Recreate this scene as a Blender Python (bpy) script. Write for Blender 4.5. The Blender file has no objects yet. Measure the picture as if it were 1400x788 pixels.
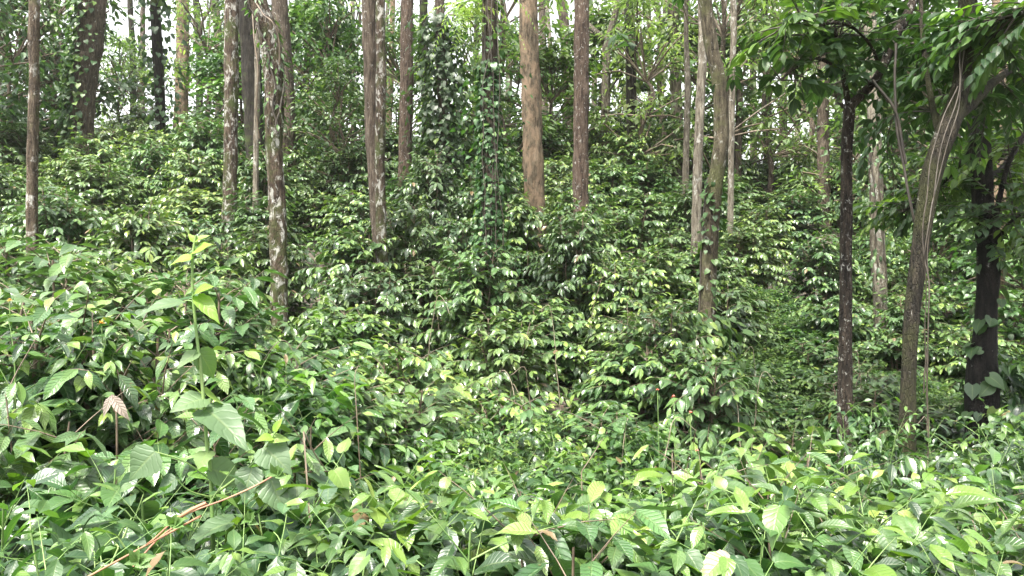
import bpy, math
import numpy as np
from mathutils import Vector, noise

R = np.random.default_rng(7)
S = bpy.context.scene
COL = S.collection
rad = math.radians

# ------------------------------------------------------------------ camera frame (used only to survey where things stand)
EYE = 1.70
FPX = 1400 * 26.0 / 36.0
def at(px, py, Y):
    """the place in the world that lies at depth Y along the sight line of a surveyed point"""
    return Vector(((px - 700) / FPX * Y, Y, EYE + (394 - py) / FPX * Y))

# ------------------------------------------------------------------ terrain
GY = np.array([0, 2.5, 4, 5.5, 7, 9, 12, 16, 20, 26, 32, 40, 55, 80, 140, 300], float)
G_L = np.array([0, -.15, -.05, .15, .3, .6, 1.25, 2.6, 3.8, 5.5, 6.9, 7.6, 8.0, 7.5, 6, 4], float)
G_C = np.array([0, -.3, -.65, -.75, -.65, -.15, .75, 2.2, 3.6, 5.4, 7.0, 8.4, 9.2, 9.0, 8, 6], float)
G_R = np.array([0, -.35, -.75, -.95, -1.0, -.75, -.2, .75, 2.1, 4.0, 5.8, 7.6, 9.0, 9.2, 8, 6], float)
def ground(x, y):
    y = max(float(y), 0.0)
    if y < .8:
        t = x / .8 * 1.0
    else:
        t = x / (y * .55)
    t = max(-1.0, min(1.0, t))
    l, c, r = (float(np.interp(y, GY, g)) for g in (G_L, G_C, G_R))
    s = t * t * (3 - 2 * abs(t))
    v = c + ((r - c) if t > 0 else (l - c)) * s
    return v + .06 * noise.noise((x * .5, y * .5, 3.1)) + .12 * noise.noise((x * .17, y * .17, 9.0)) * min(1, y / 8)

# ------------------------------------------------------------------ materials
def new_mat(name):
    m = bpy.data.materials.new(name); m.use_nodes = True
    nt = m.node_tree; nt.nodes.clear()
    out = nt.nodes.new('ShaderNodeOutputMaterial')
    return m, nt, out
def N(nt, t, **kw):
    n = nt.nodes.new(t)
    for k, v in kw.items():
        if k in n.inputs: n.inputs[k].default_value = v
        else: setattr(n, k, v)
    return n
def ramp(nt, stops, interp='LINEAR'):
    n = nt.nodes.new('ShaderNodeValToRGB'); cr = n.color_ramp; cr.interpolation = interp
    while len(cr.elements) > 1: cr.elements.remove(cr.elements[-1])
    cr.elements[0].position = stops[0][0]; cr.elements[0].color = (*stops[0][1], 1)
    for p, c in stops[1:]:
        e = cr.elements.new(p); e.color = (*c, 1)
    return n
def M_(nt, op, a, b=None, c=None):
    n = nt.nodes.new('ShaderNodeMath'); n.operation = op
    for i, v in enumerate((a, b, c)):
        if v is None: continue
        if isinstance(v, (int, float)): n.inputs[i].default_value = v
        else: nt.links.new(v, n.inputs[i])
    return n.outputs[0]
def mixc(nt, f, a, b):
    n = nt.nodes.new('ShaderNodeMix'); n.data_type = 'RGBA'
    for idx, v in ((0, f), (6, a), (7, b)):
        if isinstance(v, (int, float)): n.inputs[idx].default_value = v
        elif isinstance(v, tuple): n.inputs[idx].default_value = (*v, 1)
        else: nt.links.new(v, n.inputs[idx])
    return n.outputs[2]

def leaf_mat(name, stops, rough=.35, trans=.28, veins=10, vein_bump=.35, vein_pale=.16, spec=.5, tr_tint=(1.25, 1.5, .55), spots=.0, coat=0.0, jitter=.26):
    """leaf: colour by the 'tint' of each leaf (old to young), side veins and midrib from the leaf's own UVs"""
    m, nt, out = new_mat(name); L = nt.links
    att = N(nt, 'ShaderNodeAttribute', attribute_name='tint')
    oi = N(nt, 'ShaderNodeObjectInfo')
    f = M_(nt, 'ADD', att.outputs['Fac'], M_(nt, 'MULTIPLY', M_(nt, 'SUBTRACT', oi.outputs['Random'], .5), jitter))
    cr = ramp(nt, stops); L.new(f, cr.inputs[0])
    uv = N(nt, 'ShaderNodeUVMap'); sp = N(nt, 'ShaderNodeSeparateXYZ'); L.new(uv.outputs[0], sp.inputs[0])
    u = M_(nt, 'ABSOLUTE', M_(nt, 'SUBTRACT', sp.outputs[0], .5))          # 0 at the midrib, .5 at the edge
    tco = N(nt, 'ShaderNodeTexCoord'); nv = N(nt, 'ShaderNodeTexNoise', Scale=22.0, Detail=2.0); L.new(tco.outputs['Object'], nv.inputs['Vector'])
    ph = M_(nt, 'ADD', M_(nt, 'MULTIPLY', nv.outputs[0], 1.1), M_(nt, 'SUBTRACT', M_(nt, 'MULTIPLY', sp.outputs[1], float(veins)), M_(nt, 'MULTIPLY', u, 3.0)))
    tri = M_(nt, 'ABSOLUTE', M_(nt, 'SUBTRACT', M_(nt, 'FRACT', ph), .5))   # 0..0.5
    vein = M_(nt, 'SMOOTH_MIN', M_(nt, 'MULTIPLY', tri, 5.0), 1.0, .3)
    mid = M_(nt, 'MINIMUM', M_(nt, 'MULTIPLY', u, 18.0), 1.0)
    hgt = M_(nt, 'MULTIPLY', vein, mid)
    pale = M_(nt, 'MULTIPLY', M_(nt, 'SUBTRACT', 1.0, mid), vein_pale)
    col = mixc(nt, pale, cr.outputs[0], (.30, .38, .14))
    nz = N(nt, 'ShaderNodeTexNoise', Scale=9.0, Detail=2.0)
    geo = N(nt, 'ShaderNodeTexCoord'); L.new(geo.outputs['Object'], nz.inputs['Vector'])
    hs = N(nt, 'ShaderNodeHueSaturation'); L.new(col, hs.inputs['Color'])
    L.new(M_(nt, 'ADD', M_(nt, 'MULTIPLY', nz.outputs[0], .6), .7), hs.inputs['Value'])
    h7 = M_(nt, 'FRACT', M_(nt, 'MULTIPLY', oi.outputs['Random'], 7.31)); L.new(M_(nt, 'ADD', M_(nt, 'MULTIPLY', h7, .10 * jitter), .478), hs.inputs['Hue'])
    c = mixc(nt, M_(nt, 'LESS_THAN', att.outputs['Fac'], -.01), hs.outputs[0], (.17, .12, .06))       # the odd withered leaf
    if spots > 0:
        n2 = N(nt, 'ShaderNodeTexNoise', Scale=60.0, Detail=2.0); L.new(geo.outputs['Object'], n2.inputs['Vector'])
        mk = ramp(nt, [(.66, (0, 0, 0)), (.74, (spots,) * 3)]); L.new(n2.outputs[0], mk.inputs[0])
        c = mixc(nt, mk.outputs[0], c, (.16, .10, .03))
    bp = N(nt, 'ShaderNodeBump', Strength=vein_bump, Distance=.004); L.new(hgt, bp.inputs['Height'])
    p = N(nt, 'ShaderNodeBsdfPrincipled', Roughness=rough); L.new(c, p.inputs['Base Color']); L.new(bp.outputs[0], p.inputs['Normal'])
    nr = N(nt, 'ShaderNodeTexNoise', Scale=3.5, Detail=3.0); L.new(geo.outputs['Object'], nr.inputs['Vector'])
    L.new(M_(nt, 'ADD', M_(nt, 'MULTIPLY', nr.outputs[0], .5), rough - .2), p.inputs['Roughness'])
    p.inputs['Specular IOR Level'].default_value = spec
    p.inputs['Coat Weight'].default_value = coat; p.inputs['Coat Roughness'].default_value = .22
    tc = N(nt, 'ShaderNodeMix', data_type='RGBA', blend_type='MULTIPLY'); tc.inputs[0].default_value = 1
    L.new(c, tc.inputs[6]); tc.inputs[7].default_value = (*tr_tint, 1)
    t = N(nt, 'ShaderNodeBsdfTranslucent'); L.new(tc.outputs[2], t.inputs[0])
    mx = N(nt, 'ShaderNodeMixShader'); mx.inputs[0].default_value = trans
    L.new(p.outputs[0], mx.inputs[1]); L.new(t.outputs[0], mx.inputs[2]); L.new(mx.outputs[0], out.inputs[0])
    return m

G = lambda r, g, b: (r, g, b)
LM = {}
LM['coffee'] = leaf_mat('coffee_leaf', [(0, (.024, .060, .024)), (.45, (.066, .138, .042)), (.8, (.118, .205, .05)), (1, (.18, .27, .055))], rough=.26, trans=.17, veins=9, vein_bump=.7, spec=.55, coat=.4, spots=.35)
LM['sprout'] = leaf_mat('sprout_leaf', [(0, (.014, .042, .016)), (.4, (.032, .085, .024)), (.75, (.062, .140, .030)), (1, (.110, .215, .032))], rough=.28, trans=.30, veins=9, vein_bump=.4, spec=.7, coat=.6)
LM['broad'] = leaf_mat('broad_leaf', [(0, (.018, .050, .024)), (.5, (.044, .096, .042)), (.85, (.072, .145, .05)), (1, (.11, .21, .038))], rough=.45, trans=.28, veins=6, vein_bump=.3, spec=.6)  # own grey-green, pushed bluer with sky reflection put into the colour
LM['weed'] = leaf_mat('weed_leaf', [(0, (.03, .075, .035)), (.5, (.085, .155, .075)), (.85, (.12, .21, .06)), (1, (.14, .30, .03))], rough=.45, trans=.36, veins=6, vein_bump=.28, spec=.5, jitter=.04, tr_tint=(1.4, 1.75, .4))
LM['small'] = leaf_mat('small_leaf', [(0, (.021, .06, .02)), (.5, (.055, .122, .032)), (1, (.14, .24, .045))], rough=.36, trans=.32, veins=6, vein_bump=.2, spec=.7)
LM['airy'] = leaf_mat('airy_leaf', [(0, (.075, .125, .06)), (.5, (.15, .225, .10)), (1, (.26, .32, .14))], rough=.45, trans=.5, veins=6, vein_bump=.1)  # light green, paled further so background glare sits in the colour
LM['forest'] = leaf_mat('forest_leaf', [(0, (.025, .058, .028)), (.5, (.052, .105, .042)), (1, (.13, .20, .065))], rough=.38, trans=.30, veins=7, vein_bump=.2)
LM['dusky'] = leaf_mat('dusky_leaf', [(0, (.018, .042, .02)), (.6, (.040, .085, .034)), (.9, (.085, .16, .035)), (1, (.14, .25, .04))], rough=.36, trans=.38, veins=8, vein_bump=.3)
LM['ivy'] = leaf_mat('ivy_leaf', [(0, (.022, .06, .025)), (.6, (.05, .115, .035)), (1, (.14, .23, .05))], rough=.38, trans=.28, veins=5, vein_bump=.3)
LM['dead'] = leaf_mat('dead_leaf', [(0, (.14, .105, .08)), (1, (.30, .25, .215))], rough=.7, trans=.2, veins=8, vein_bump=.9)

def stem_mat(name, a, b, rough=.6):
    m, nt, out = new_mat(name); L = nt.links
    tc = N(nt, 'ShaderNodeTexCoord'); nz = N(nt, 'ShaderNodeTexNoise', Scale=14.0, Detail=3.0); L.new(tc.outputs['Object'], nz.inputs['Vector'])
    cr = ramp(nt, [(.35, a), (.65, b)]); L.new(nz.outputs[0], cr.inputs[0])
    p = N(nt, 'ShaderNodeBsdfPrincipled', Roughness=rough); L.new(cr.outputs[0], p.inputs['Base Color']); L.new(p.outputs[0], out.inputs[0])
    return m
SM = {'green': stem_mat('green_stem', (.10, .19, .05), (.17, .25, .08)), 'brown': stem_mat('brown_twig', (.07, .05, .035), (.17, .13, .09)),
      'red': stem_mat('reddish_cane', (.22, .10, .06), (.36, .19, .11)), 'grey': stem_mat('grey_liana', (.14, .11, .08), (.30, .26, .19)),
      'dim': stem_mat('dim_liana', (.028, .022, .016), (.075, .06, .044)), 'dark': stem_mat('dark_twig', (.022, .018, .014), (.05, .04, .03))}
def petal_mat(name, a, b):
    return stem_mat(name, a, b, .5)

def bark(name, a, b, lichen=(.50, .49, .45), lich=.0, lscale=5.0, moss=.0, mossc=(.06, .085, .02), orange=0.0, bump=1.0):
    """bark: fissured two-tone base, lichen blotches and moss patches"""
    a = tuple(x * k for x, k in zip(a, (.60, .64, .62))); b = tuple(x * k for x, k in zip(b, (.66, .71, .69)))
    m, nt, out = new_mat(name); L = nt.links
    tc = N(nt, 'ShaderNodeTexCoord')
    mp = N(nt, 'ShaderNodeMapping'); mp.inputs['Scale'].default_value = (1, 1, .16); L.new(tc.outputs['Object'], mp.inputs[0])
    fi = N(nt, 'ShaderNodeTexNoise', Scale=26.0, Detail=6.0, Roughness=.65); L.new(mp.outputs[0], fi.inputs['Vector'])
    br = N(nt, 'ShaderNodeTexNoise', Scale=2.2, Detail=4.0); L.new(tc.outputs['Object'], br.inputs['Vector'])
    vo = N(nt, 'ShaderNodeTexVoronoi', Scale=62.0, feature='DISTANCE_TO_EDGE'); mv = N(nt, 'ShaderNodeMapping'); mv.inputs['Scale'].default_value = (1, 1, .3)
    dn = N(nt, 'ShaderNodeTexNoise', Scale=8.0, Detail=3.0); L.new(tc.outputs['Object'], dn.inputs['Vector']); wv = mixc(nt, .06, tc.outputs['Object'], dn.outputs['Color']); L.new(wv, mv.inputs[0]); L.new(mv.outputs[0], vo.inputs['Vector'])
    crack = M_(nt, 'MINIMUM', M_(nt, 'MULTIPLY', vo.outputs['Distance'], 9.0), 1.0)
    cr = ramp(nt, [(.36, tuple(x * .4 for x in a)), (.47, a), (.64, b)]); L.new(fi.outputs[0], cr.inputs[0])
    hs = N(nt, 'ShaderNodeHueSaturation'); L.new(cr.outputs[0], hs.inputs['Color'])
    L.new(M_(nt, 'MULTIPLY', M_(nt, 'ADD', M_(nt, 'MULTIPLY', br.outputs[0], 1.1), .42), M_(nt, 'ADD', M_(nt, 'MULTIPLY', crack, .3), .7)), hs.inputs['Value'])
    c = hs.outputs[0]
    h = M_(nt, 'ADD', fi.outputs[0], M_(nt, 'MULTIPLY', crack, .3))
    if orange > 0:
        mp3 = N(nt, 'ShaderNodeMapping'); mp3.inputs['Scale'].default_value = (1, 1, .5); L.new(tc.outputs['Object'], mp3.inputs[0])
        on = N(nt, 'ShaderNodeTexNoise', Scale=5.0, Detail=7.0, Roughness=.7, Distortion=.5); L.new(mp3.outputs[0], on.inputs['Vector'])
        mk = ramp(nt, [(.44, (0, 0, 0)), (.56, (orange,) * 3)]); L.new(on.outputs[0], mk.inputs[0])
        c = mixc(nt, mk.outputs[0], c, (.36, .255, .17))
    if moss > 0:
        mn = N(nt, 'ShaderNodeTexNoise', Scale=2.6, Detail=6.0, Roughness=.65); L.new(tc.outputs['Object'], mn.inputs['Vector'])
        mk = ramp(nt, [(.62 - .3 * moss, (0, 0, 0)), (.76 - .3 * moss, (.85,) * 3)]); L.new(mn.outputs[0], mk.inputs[0])
        c = mixc(nt, mk.outputs[0], c, mossc)
    if lich > 0:
        ln = N(nt, 'ShaderNodeTexNoise', Scale=lscale, Detail=5.0, Roughness=.7, Distortion=.6)
        mp2 = N(nt, 'ShaderNodeMapping'); mp2.inputs['Scale'].default_value = (1, 1, .6); mp2.inputs['Location'].default_value = (3, 1, 7)
        L.new(tc.outputs['Object'], mp2.inputs[0]); L.new(mp2.outputs[0], ln.inputs['Vector'])
        mk = ramp(nt, [(.655 - .2 * lich, (0, 0, 0)), (.74 - .2 * lich, (.85,) * 3)]); L.new(ln.outputs[0], mk.inputs[0])
        c = mixc(nt, mk.outputs[0], c, lichen)
    bp = N(nt, 'ShaderNodeBump', Strength=bump, Distance=.05); L.new(h, bp.inputs['Height'])
    p = N(nt, 'ShaderNodeBsdfPrincipled', Roughness=.85); p.inputs['Specular IOR Level'].default_value = .25
    L.new(c, p.inputs['Base Color']); L.new(bp.outputs[0], p.inputs['Normal']); L.new(p.outputs[0], out.inputs[0])
    return m
BM = {
 'lichen': bark('lichened_bark', (.15, .105, .075), (.27, .20, .145), lich=.55, lscale=7, moss=.25),
 'mottled': bark('mottled_bark', (.11, .07, .05), (.22, .155, .115), lich=.66, lscale=11, moss=.5),
 'grey': bark('grey_bark', (.19, .15, .115), (.32, .265, .21), lich=.3, lscale=9, moss=.2),
 'red': bark('reddish_bark', (.15, .095, .072), (.27, .185, .145), lich=.36, lscale=22),
 'brown': bark('brown_bark', (.155, .11, .085), (.28, .21, .165), lich=.25, lscale=16),
 'tan': bark('tan_bark', (.20, .145, .10), (.33, .25, .18), orange=.7),
 'pale': bark('pale_bark', (.30, .24, .19), (.46, .39, .32), lich=.5, lscale=8),
 'dark': bark('dark_bark', (.035, .028, .022), (.075, .06, .048), moss=.3),
 'black': bark('black_bark', (.016, .013, .012), (.038, .03, .027), lich=.12, lscale=14),
 'moss': bark('mossy_bark', (.065, .05, .035), (.13, .10, .07), moss=.75, mossc=(.055, .06, .022), lich=.22, lscale=10),
 'moss_shade': bark('shaded_mossy_bark', (.04, .032, .024), (.085, .066, .048), moss=.6, mossc=(.04, .043, .016), lich=.1, lscale=10),  # darker copy of the mossy bark, with canopy shade put into its colour
 'olive': bark('olive_bark', (.13, .10, .07), (.25, .20, .14), moss=.5, mossc=(.11, .115, .05), lich=.3, lscale=12),
 'forkd': bark('scaly_dark_bark', (.05, .036, .028), (.11, .078, .06), lich=.42, lscale=26),
}

# ------------------------------------------------------------------ mesh builders
def mesh_from(name, V, F, mats, uv=None, tint=None, mi=None, smooth=True):
    me = bpy.data.meshes.new(name)
    V = np.ascontiguousarray(V, np.float32); F = np.ascontiguousarray(F, np.int32)
    nf = len(F)
    me.vertices.add(len(V)); me.vertices.foreach_set('co', V.ravel())
    me.loops.add(nf * 4); me.loops.foreach_set('vertex_index', F.ravel())
    me.polygons.add(nf); me.polygons.foreach_set('loop_start', np.arange(nf, dtype=np.int32) * 4)
    me.polygons.foreach_set('use_smooth', np.full(nf, smooth))
    for m in mats: me.materials.append(m)
    if mi is not None: me.polygons.foreach_set('material_index', np.ascontiguousarray(mi, np.int32))
    if uv is not None:
        l = me.uv_layers.new(name='UVMap'); l.data.foreach_set('uv', np.ascontiguousarray(uv[F.ravel()], np.float32).ravel())
    if tint is not None:
        a = me.attributes.new('tint', 'FLOAT', 'POINT'); a.data.foreach_set('value', np.ascontiguousarray(tint, np.float32))
    me.update(calc_edges=True); me.validate()
    return me

def template(prof, rows, cols, fold=.18, curl=.15, wave=.02, lobes=0., serr=0., seed=0):
    """leaf grid, length 1 along y, half width from prof(t); folded along the midrib, curling to the tip"""
    r = np.random.default_rng(seed); ts = np.linspace(0, 1, rows); us = np.linspace(-1, 1, cols)
    V, UV = [], []
    p1, p2 = r.uniform(0, 6, 2)
    for i, t in enumerate(ts):
        w = prof(t) * (1 + (serr if i % 2 else -serr))
        for u in us:
            y = t - lobes * abs(u) ** 1.5 * max(0, 1 - t * 2.2)
            z = fold * abs(u) * w - curl * t * t + wave * abs(u) * math.sin(9 * t + p1 + (2.5 if u > 0 else 0)) + wave * .4 * math.sin(5 * t + p2)
            V.append((u * w, y, z)); UV.append((u * .5 + .5, t))
    F = [(i * cols + j, i * cols + j + 1, (i + 1) * cols + j + 1, (i + 1) * cols + j) for i in range(rows - 1) for j in range(cols - 1)]
    return np.array(V), np.array(F), np.array(UV)
def P(*pts):
    xs, ys = zip(*pts)
    xs = np.array(xs); ys = np.array(ys)
    def f(t):  # smooth interpolation of the half-width
        i = min(max(int(np.searchsorted(xs, t)) - 1, 0), len(xs) - 2); k = (t - xs[i]) / (xs[i + 1] - xs[i]); k = k * k * (3 - 2 * k) * .5 + k * .5
        return float(ys[i] + (ys[i + 1] - ys[i]) * k)
    return f
pe = P((0, .012), (.10, .075), (.3, .2), (.5, .225), (.7, .175), (.86, .075), (.94, .025), (1, .004))     # elliptic, drip tip
pl = P((0, .012), (.15, .085), (.35, .155), (.55, .15), (.8, .07), (1, .004))                              # lance-shaped
po = P((0, .10), (.08, .27), (.25, .37), (.45, .33), (.7, .19), (.88, .07), (1, .004))                     # ovate
ph = P((0, .20), (.08, .38), (.25, .46), (.45, .41), (.7, .23), (.88, .08), (1, .004))                     # heart
ps = P((0, .02), (.5, .22), (1, .004))
TPL = {
 'ellip': [template(pe, 8, 5, .25, c, .022, seed=k) for k, c in enumerate((.08, .18, .30, .42))],
 'lance': [template(pl, 8, 3, .3, c, .02, seed=k) for k, c in enumerate((.05, .15, .28, .4))],
 'ovate': [template(po, 15, 5, .16, c, .02, .05, .035, seed=k) for k, c in enumerate((.08, .18, .3, .42))],
 'heart': [template(ph, 11, 5, .14, c, .018, .16, seed=k) for k, c in enumerate((.06, .16, .28, .4))],
 'tiny': [template(ps, 3, 3, .3, c, .0, seed=k) for k, c in enumerate((.1, .3))],
}

class Leaves:
    def __init__(s): s.d = {}
    def add(s, kind, pos, dirn, up, ln, tint, wid=1.0, tpl=None):
        n = len(TPL[kind]); k = int(R.integers(n)) if tpl is None else tpl
        s.d.setdefault((kind, k), []).append((*pos, *dirn, *up, ln, tint, wid))
    def build(s, name, mat):
        Vs, Fs, Us, Ts = [], [], [], []; off = 0
        for (kind, k), rows in s.d.items():
            tv, tf, tu = TPL[kind][k]; a = np.array(rows)
            d = a[:, 3:6]; d = d / np.maximum(np.linalg.norm(d, axis=1, keepdims=True), 1e-6)
            x = np.cross(d, a[:, 6:9]); nx = np.linalg.norm(x, axis=1, keepdims=True)
            x = np.where(nx < 1e-4, np.array([[1., 0, 0]]), x / np.maximum(nx, 1e-6)); z = np.cross(x, d)
            L = a[:, 9][:, None, None]; W = a[:, 11][:, None, None]
            v = a[:, None, 0:3] + L * (tv[None, :, 0:1] * W * x[:, None] + tv[None, :, 1:2] * d[:, None] + tv[None, :, 2:3] * z[:, None])
            n = len(a); m = len(tv)
            Vs.append(v.reshape(-1, 3)); Fs.append((tf[None] + (np.arange(n) * m)[:, None, None]).reshape(-1, 4) + off)
            Us.append(np.tile(tu, (n, 1))); Ts.append(np.repeat(a[:, 10], m)); off += n * m
        return mesh_from(name, np.concatenate(Vs), np.concatenate(Fs), [mat], np.concatenate(Us), np.concatenate(Ts))

def join(me, tb, mat):
    """one mesh of leaves and the fine twigs that carry them"""
    n = len(me.vertices); nf = len(me.polygons)
    V = np.empty(n * 3, np.float32); me.vertices.foreach_get('co', V); F = np.empty(nf * 4, np.int32); me.loops.foreach_get('vertex_index', F)
    uv = np.empty(nf * 8, np.float32); me.uv_layers[0].data.foreach_get('uv', uv); tn = np.empty(n, np.float32); me.attributes['tint'].data.foreach_get('value', tn)
    UVv = np.zeros((n + len(tb.V), 2)); UVv[F] = uv.reshape(-1, 2)
    return mesh_from(me.name, np.concatenate([V.reshape(-1, 3), np.array(tb.V)]), np.concatenate([F.reshape(-1, 4), np.array(tb.F) + n]), [me.materials[0], mat], UVv,
                     np.concatenate([tn, np.zeros(len(tb.V))]), np.concatenate([np.zeros(nf), np.ones(len(tb.F))]))

class Tubes:
    def __init__(s): s.V, s.F, s.o = [], [], 0
    def add(s, pts, radii, n=6, rough=0., close=True):
        pts = [Vector(p) for p in pts]; k = len(pts)
        ref = Vector((.31, .93, .17))
        for i, p in enumerate(pts):
            t = (pts[min(i + 1, k - 1)] - pts[max(i - 1, 0)]).normalized()
            a = t.cross(ref); a = a.normalized() if a.length > 1e-4 else Vector((1, 0, 0)); b = t.cross(a)
            r = radii[i] if not isinstance(radii, (int, float)) else radii
            for j in range(n):
                th = 2 * math.pi * j / n; q = a * math.cos(th) + b * math.sin(th)
                rr = r
                if rough: rr *= 1 + rough * (.5 * noise.noise(Vector((q.x * r * 26, q.y * r * 26, p.z * 5 + s.o))) + noise.noise((p + q * r * 3) * 3.0 + Vector((s.o, 0, 0))) + .6 * noise.noise(Vector((q.x * 3, q.y * 3, p.z * 1.2))) )
                s.V.append(tuple(p + q * rr))
            if i:
                o = s.o + (i - 1) * n
                for j in range(n): s.F.append((o + j, o + (j + 1) % n, o + n + (j + 1) % n, o + n + j))
        s.o += k * n
    def build(s, name, mat): return mesh_from(name, np.array(s.V), np.array(s.F), [mat])

def spline(pts, step):
    """Catmull-Rom through pts (each a tuple of any size), resampled about every step"""
    P_ = [np.array(p, float) for p in pts]
    P_ = [2 * P_[0] - P_[1]] + P_ + [2 * P_[-1] - P_[-2]]
    out = []
    for i in range(1, len(P_) - 2):
        n = max(1, int(np.linalg.norm((P_[i + 1] - P_[i])[:3]) / step))
        for k in range(n):
            t = k / n; a, b, c, d = P_[i - 1:i + 3]
            out.append(.5 * (2 * b + (c - a) * t + (2 * a - 5 * b + 4 * c - d) * t * t + (3 * b - a - 3 * c + d) * t ** 3))
    out.append(P_[-2])
    return out

# ------------------------------------------------------------------ objects
def tag(o, label=None, cat=None, group=None, kind=None):
    if label: o['label'] = label
    if cat: o['category'] = cat
    if group: o['group'] = group
    if kind: o['kind'] = kind
    return o
def thing(name, label, cat, loc, group=None, rz=0, sc=1):
    o = bpy.data.objects.new(name, None); COL.objects.link(o); o.empty_display_size = .2
    o.location = loc; o.rotation_euler = (0, 0, rz)
    o.scale = sc if isinstance(sc, tuple) else (sc, sc, sc)
    return tag(o, label, cat, group)
def part(name, me, parent):
    o = bpy.data.objects.new(name, me); COL.objects.link(o); o.parent = parent
    return o
def dup(root, loc, rz, sc, label, group):
    r = root.copy(); COL.objects.link(r); r.location = loc; r.rotation_euler = (0, 0, rz)
    r.scale = sc if isinstance(sc, tuple) else (sc, sc, sc)
    r['label'] = label; r['group'] = group
    for ch in list(root.children):
        c = ch.copy(); COL.objects.link(c); c.parent = r
        for g in list(ch.children):
            d = g.copy(); COL.objects.link(d); d.parent = c
    return r
def rot(v, ax, a):
    from mathutils import Quaternion
    return Quaternion(ax, a) @ v
U = lambda a, b: float(R.uniform(a, b))
UP = Vector((0, 0, 1))

# ------------------------------------------------------------------ ground sheet
def ground_mat():
    m, nt, out = new_mat('leaf_litter_soil'); L = nt.links
    tc = N(nt, 'ShaderNodeTexCoord'); a = N(nt, 'ShaderNodeTexNoise', Scale=1.3, Detail=6.0); b = N(nt, 'ShaderNodeTexVoronoi', Scale=22.0)
    L.new(tc.outputs['Object'], a.inputs['Vector']); L.new(tc.outputs['Object'], b.inputs['Vector'])
    cr = ramp(nt, [(.3, (.028, .020, .013)), (.55, (.07, .047, .028)), (.75, (.05, .06, .022))]); L.new(a.outputs[0], cr.inputs[0])
    c = mixc(nt, .35, cr.outputs[0], b.outputs['Color']); hs = N(nt, 'ShaderNodeHueSaturation', Saturation=.5, Value=.5); L.new(c, hs.inputs['Color'])
    c2 = mixc(nt, .3, cr.outputs[0], hs.outputs[0])
    bp = N(nt, 'ShaderNodeBump', Strength=.8, Distance=.03); L.new(b.outputs['Distance'], bp.inputs['Height'])
    p = N(nt, 'ShaderNodeBsdfPrincipled', Roughness=.95); L.new(c2, p.inputs['Base Color']); L.new(bp.outputs[0], p.inputs['Normal']); L.new(p.outputs[0], out.inputs[0])
    return m
def build_ground():
    ys = np.concatenate([np.array([-60, -25, -8, -3]), np.arange(-1, 12, .4), np.arange(12, 45, .9), np.array([46, 50, 55, 62, 72, 90, 120, 170, 240, 300])])
    xs = np.concatenate([-np.array([300, 180, 110, 70, 50, 40, 34, 29]), np.arange(-25, 25.1, .55), np.array([29, 34, 40, 50, 70, 110, 180, 300])])
    V = [(x, y, ground(x, y)) for y in ys for x in xs]; n = len(xs)
    F = [(i * n + j, i * n + j + 1, (i + 1) * n + j + 1, (i + 1) * n + j) for i in range(len(ys) - 1) for j in range(n - 1)]
    o = bpy.data.objects.new('ground', mesh_from('ground', np.array(V), np.array(F), [ground_mat()])); COL.objects.link(o)
    tag(o, 'sloping plantation ground covered in brown leaf litter', kind='structure')
build_ground()

# ------------------------------------------------------------------ coffee bushes
def make_coffee(name, H, Rr, stems, ll=.18, young=.10, seed=0, kind='ellip', mat='coffee', lean=.45, dz=(.075, .12), sr=1.0, t0=.2, gap=.072, stemm='brown', tb0=.36):
    lv = Leaves(); tb = Tubes()
    for s in range(stems):
        az = 2 * math.pi * (s + U(-.3, .3)) / stems; l = U(.3, 1) * lean if stems > 1 else U(0, .1)
        h = H * U(.82, 1.0)
        st = [Vector((math.cos(az) * l * (k / 6) ** .8 * H * .5 + U(-.02, .02), math.sin(az) * l * (k / 6) ** .8 * H * .5 + U(-.02, .02), h * k / 6 - (.1 if k == 0 else 0))) for k in range(7)]
        tb.add(st, [sr * (.02 - .0023 * k) for k in range(7)], 6)
        z = .12 * H; tw = U(0, 6)
        while z < h:
            f = z / h; k = min(int(f * 6), 5); p0 = st[k].lerp(st[k + 1], f * 6 - k)
            for side in (0, math.pi):
                if U(0, 1) < .12: continue
                a = tw + side + U(-.35, .35)
                Lb = Rr * U(.65, 1.1) * (math.sin(min(1, (1 - f) * 1.25 + .22) * math.pi * .5)) * (.75 + .25 * min(1, f * 3))
                e0 = rad(U(5, 40)) + f * .35; droop = U(.9, 1.7)
                pts = [p0]; d = Vector((math.cos(a) * math.cos(e0), math.sin(a) * math.cos(e0), math.sin(e0))); n = max(3, int(Lb / gap)); stp = Lb / n
                hx = Vector((-math.sin(a), math.cos(a), 0))
                for q in range(n):
                    d = (d + Vector((0, 0, -droop * stp * .95)) + hx * U(-.05, .05)).normalized(); pts.append(pts[-1] + d * stp)
                tb.add(pts, [sr * .006 * (1 - .75 * q / n) for q in range(n + 1)], 3)
                for q in range(1, n + 1):
                    t = q / n
                    if t < t0 or U(0, 1) < .06: continue
                    dd = (pts[q] - pts[q - 1]).normalized()
                    for sg in (-1, 1):
                        sd = hx * sg
                        ang = U(.55, 1.1) if q < n else U(.25, .5)
                        ld = (dd * math.cos(ang) + sd * math.sin(ang) + Vector((0, 0, U(-.95, .0)))).normalized()
                        up = (UP + (dd + sd * .7) * U(.1, .8) + Vector((U(-.45, .45), U(-.45, .45), 0))).normalized()
                        yt = max(0, (t - .8) / .2) * young * 3
                        lv.add(kind, pts[q] + sd * .004, ld, up, ll * U(.62, 1.15) * (.7 if q >= n - 1 else 1), -1 if U(0, 1) < .006 else min(.98, max(.02, tb0 + U(-.34, .22) + yt + (.3 if U(0, 1) < young else 0))), U(.85, 1.15))
            tw += math.pi / 2 + U(-.25, .25); z += U(*dz)
    return lv.build(name + '_leaves', LM[mat]), tb.build(name + '_stems', SM[stemm])
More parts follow.
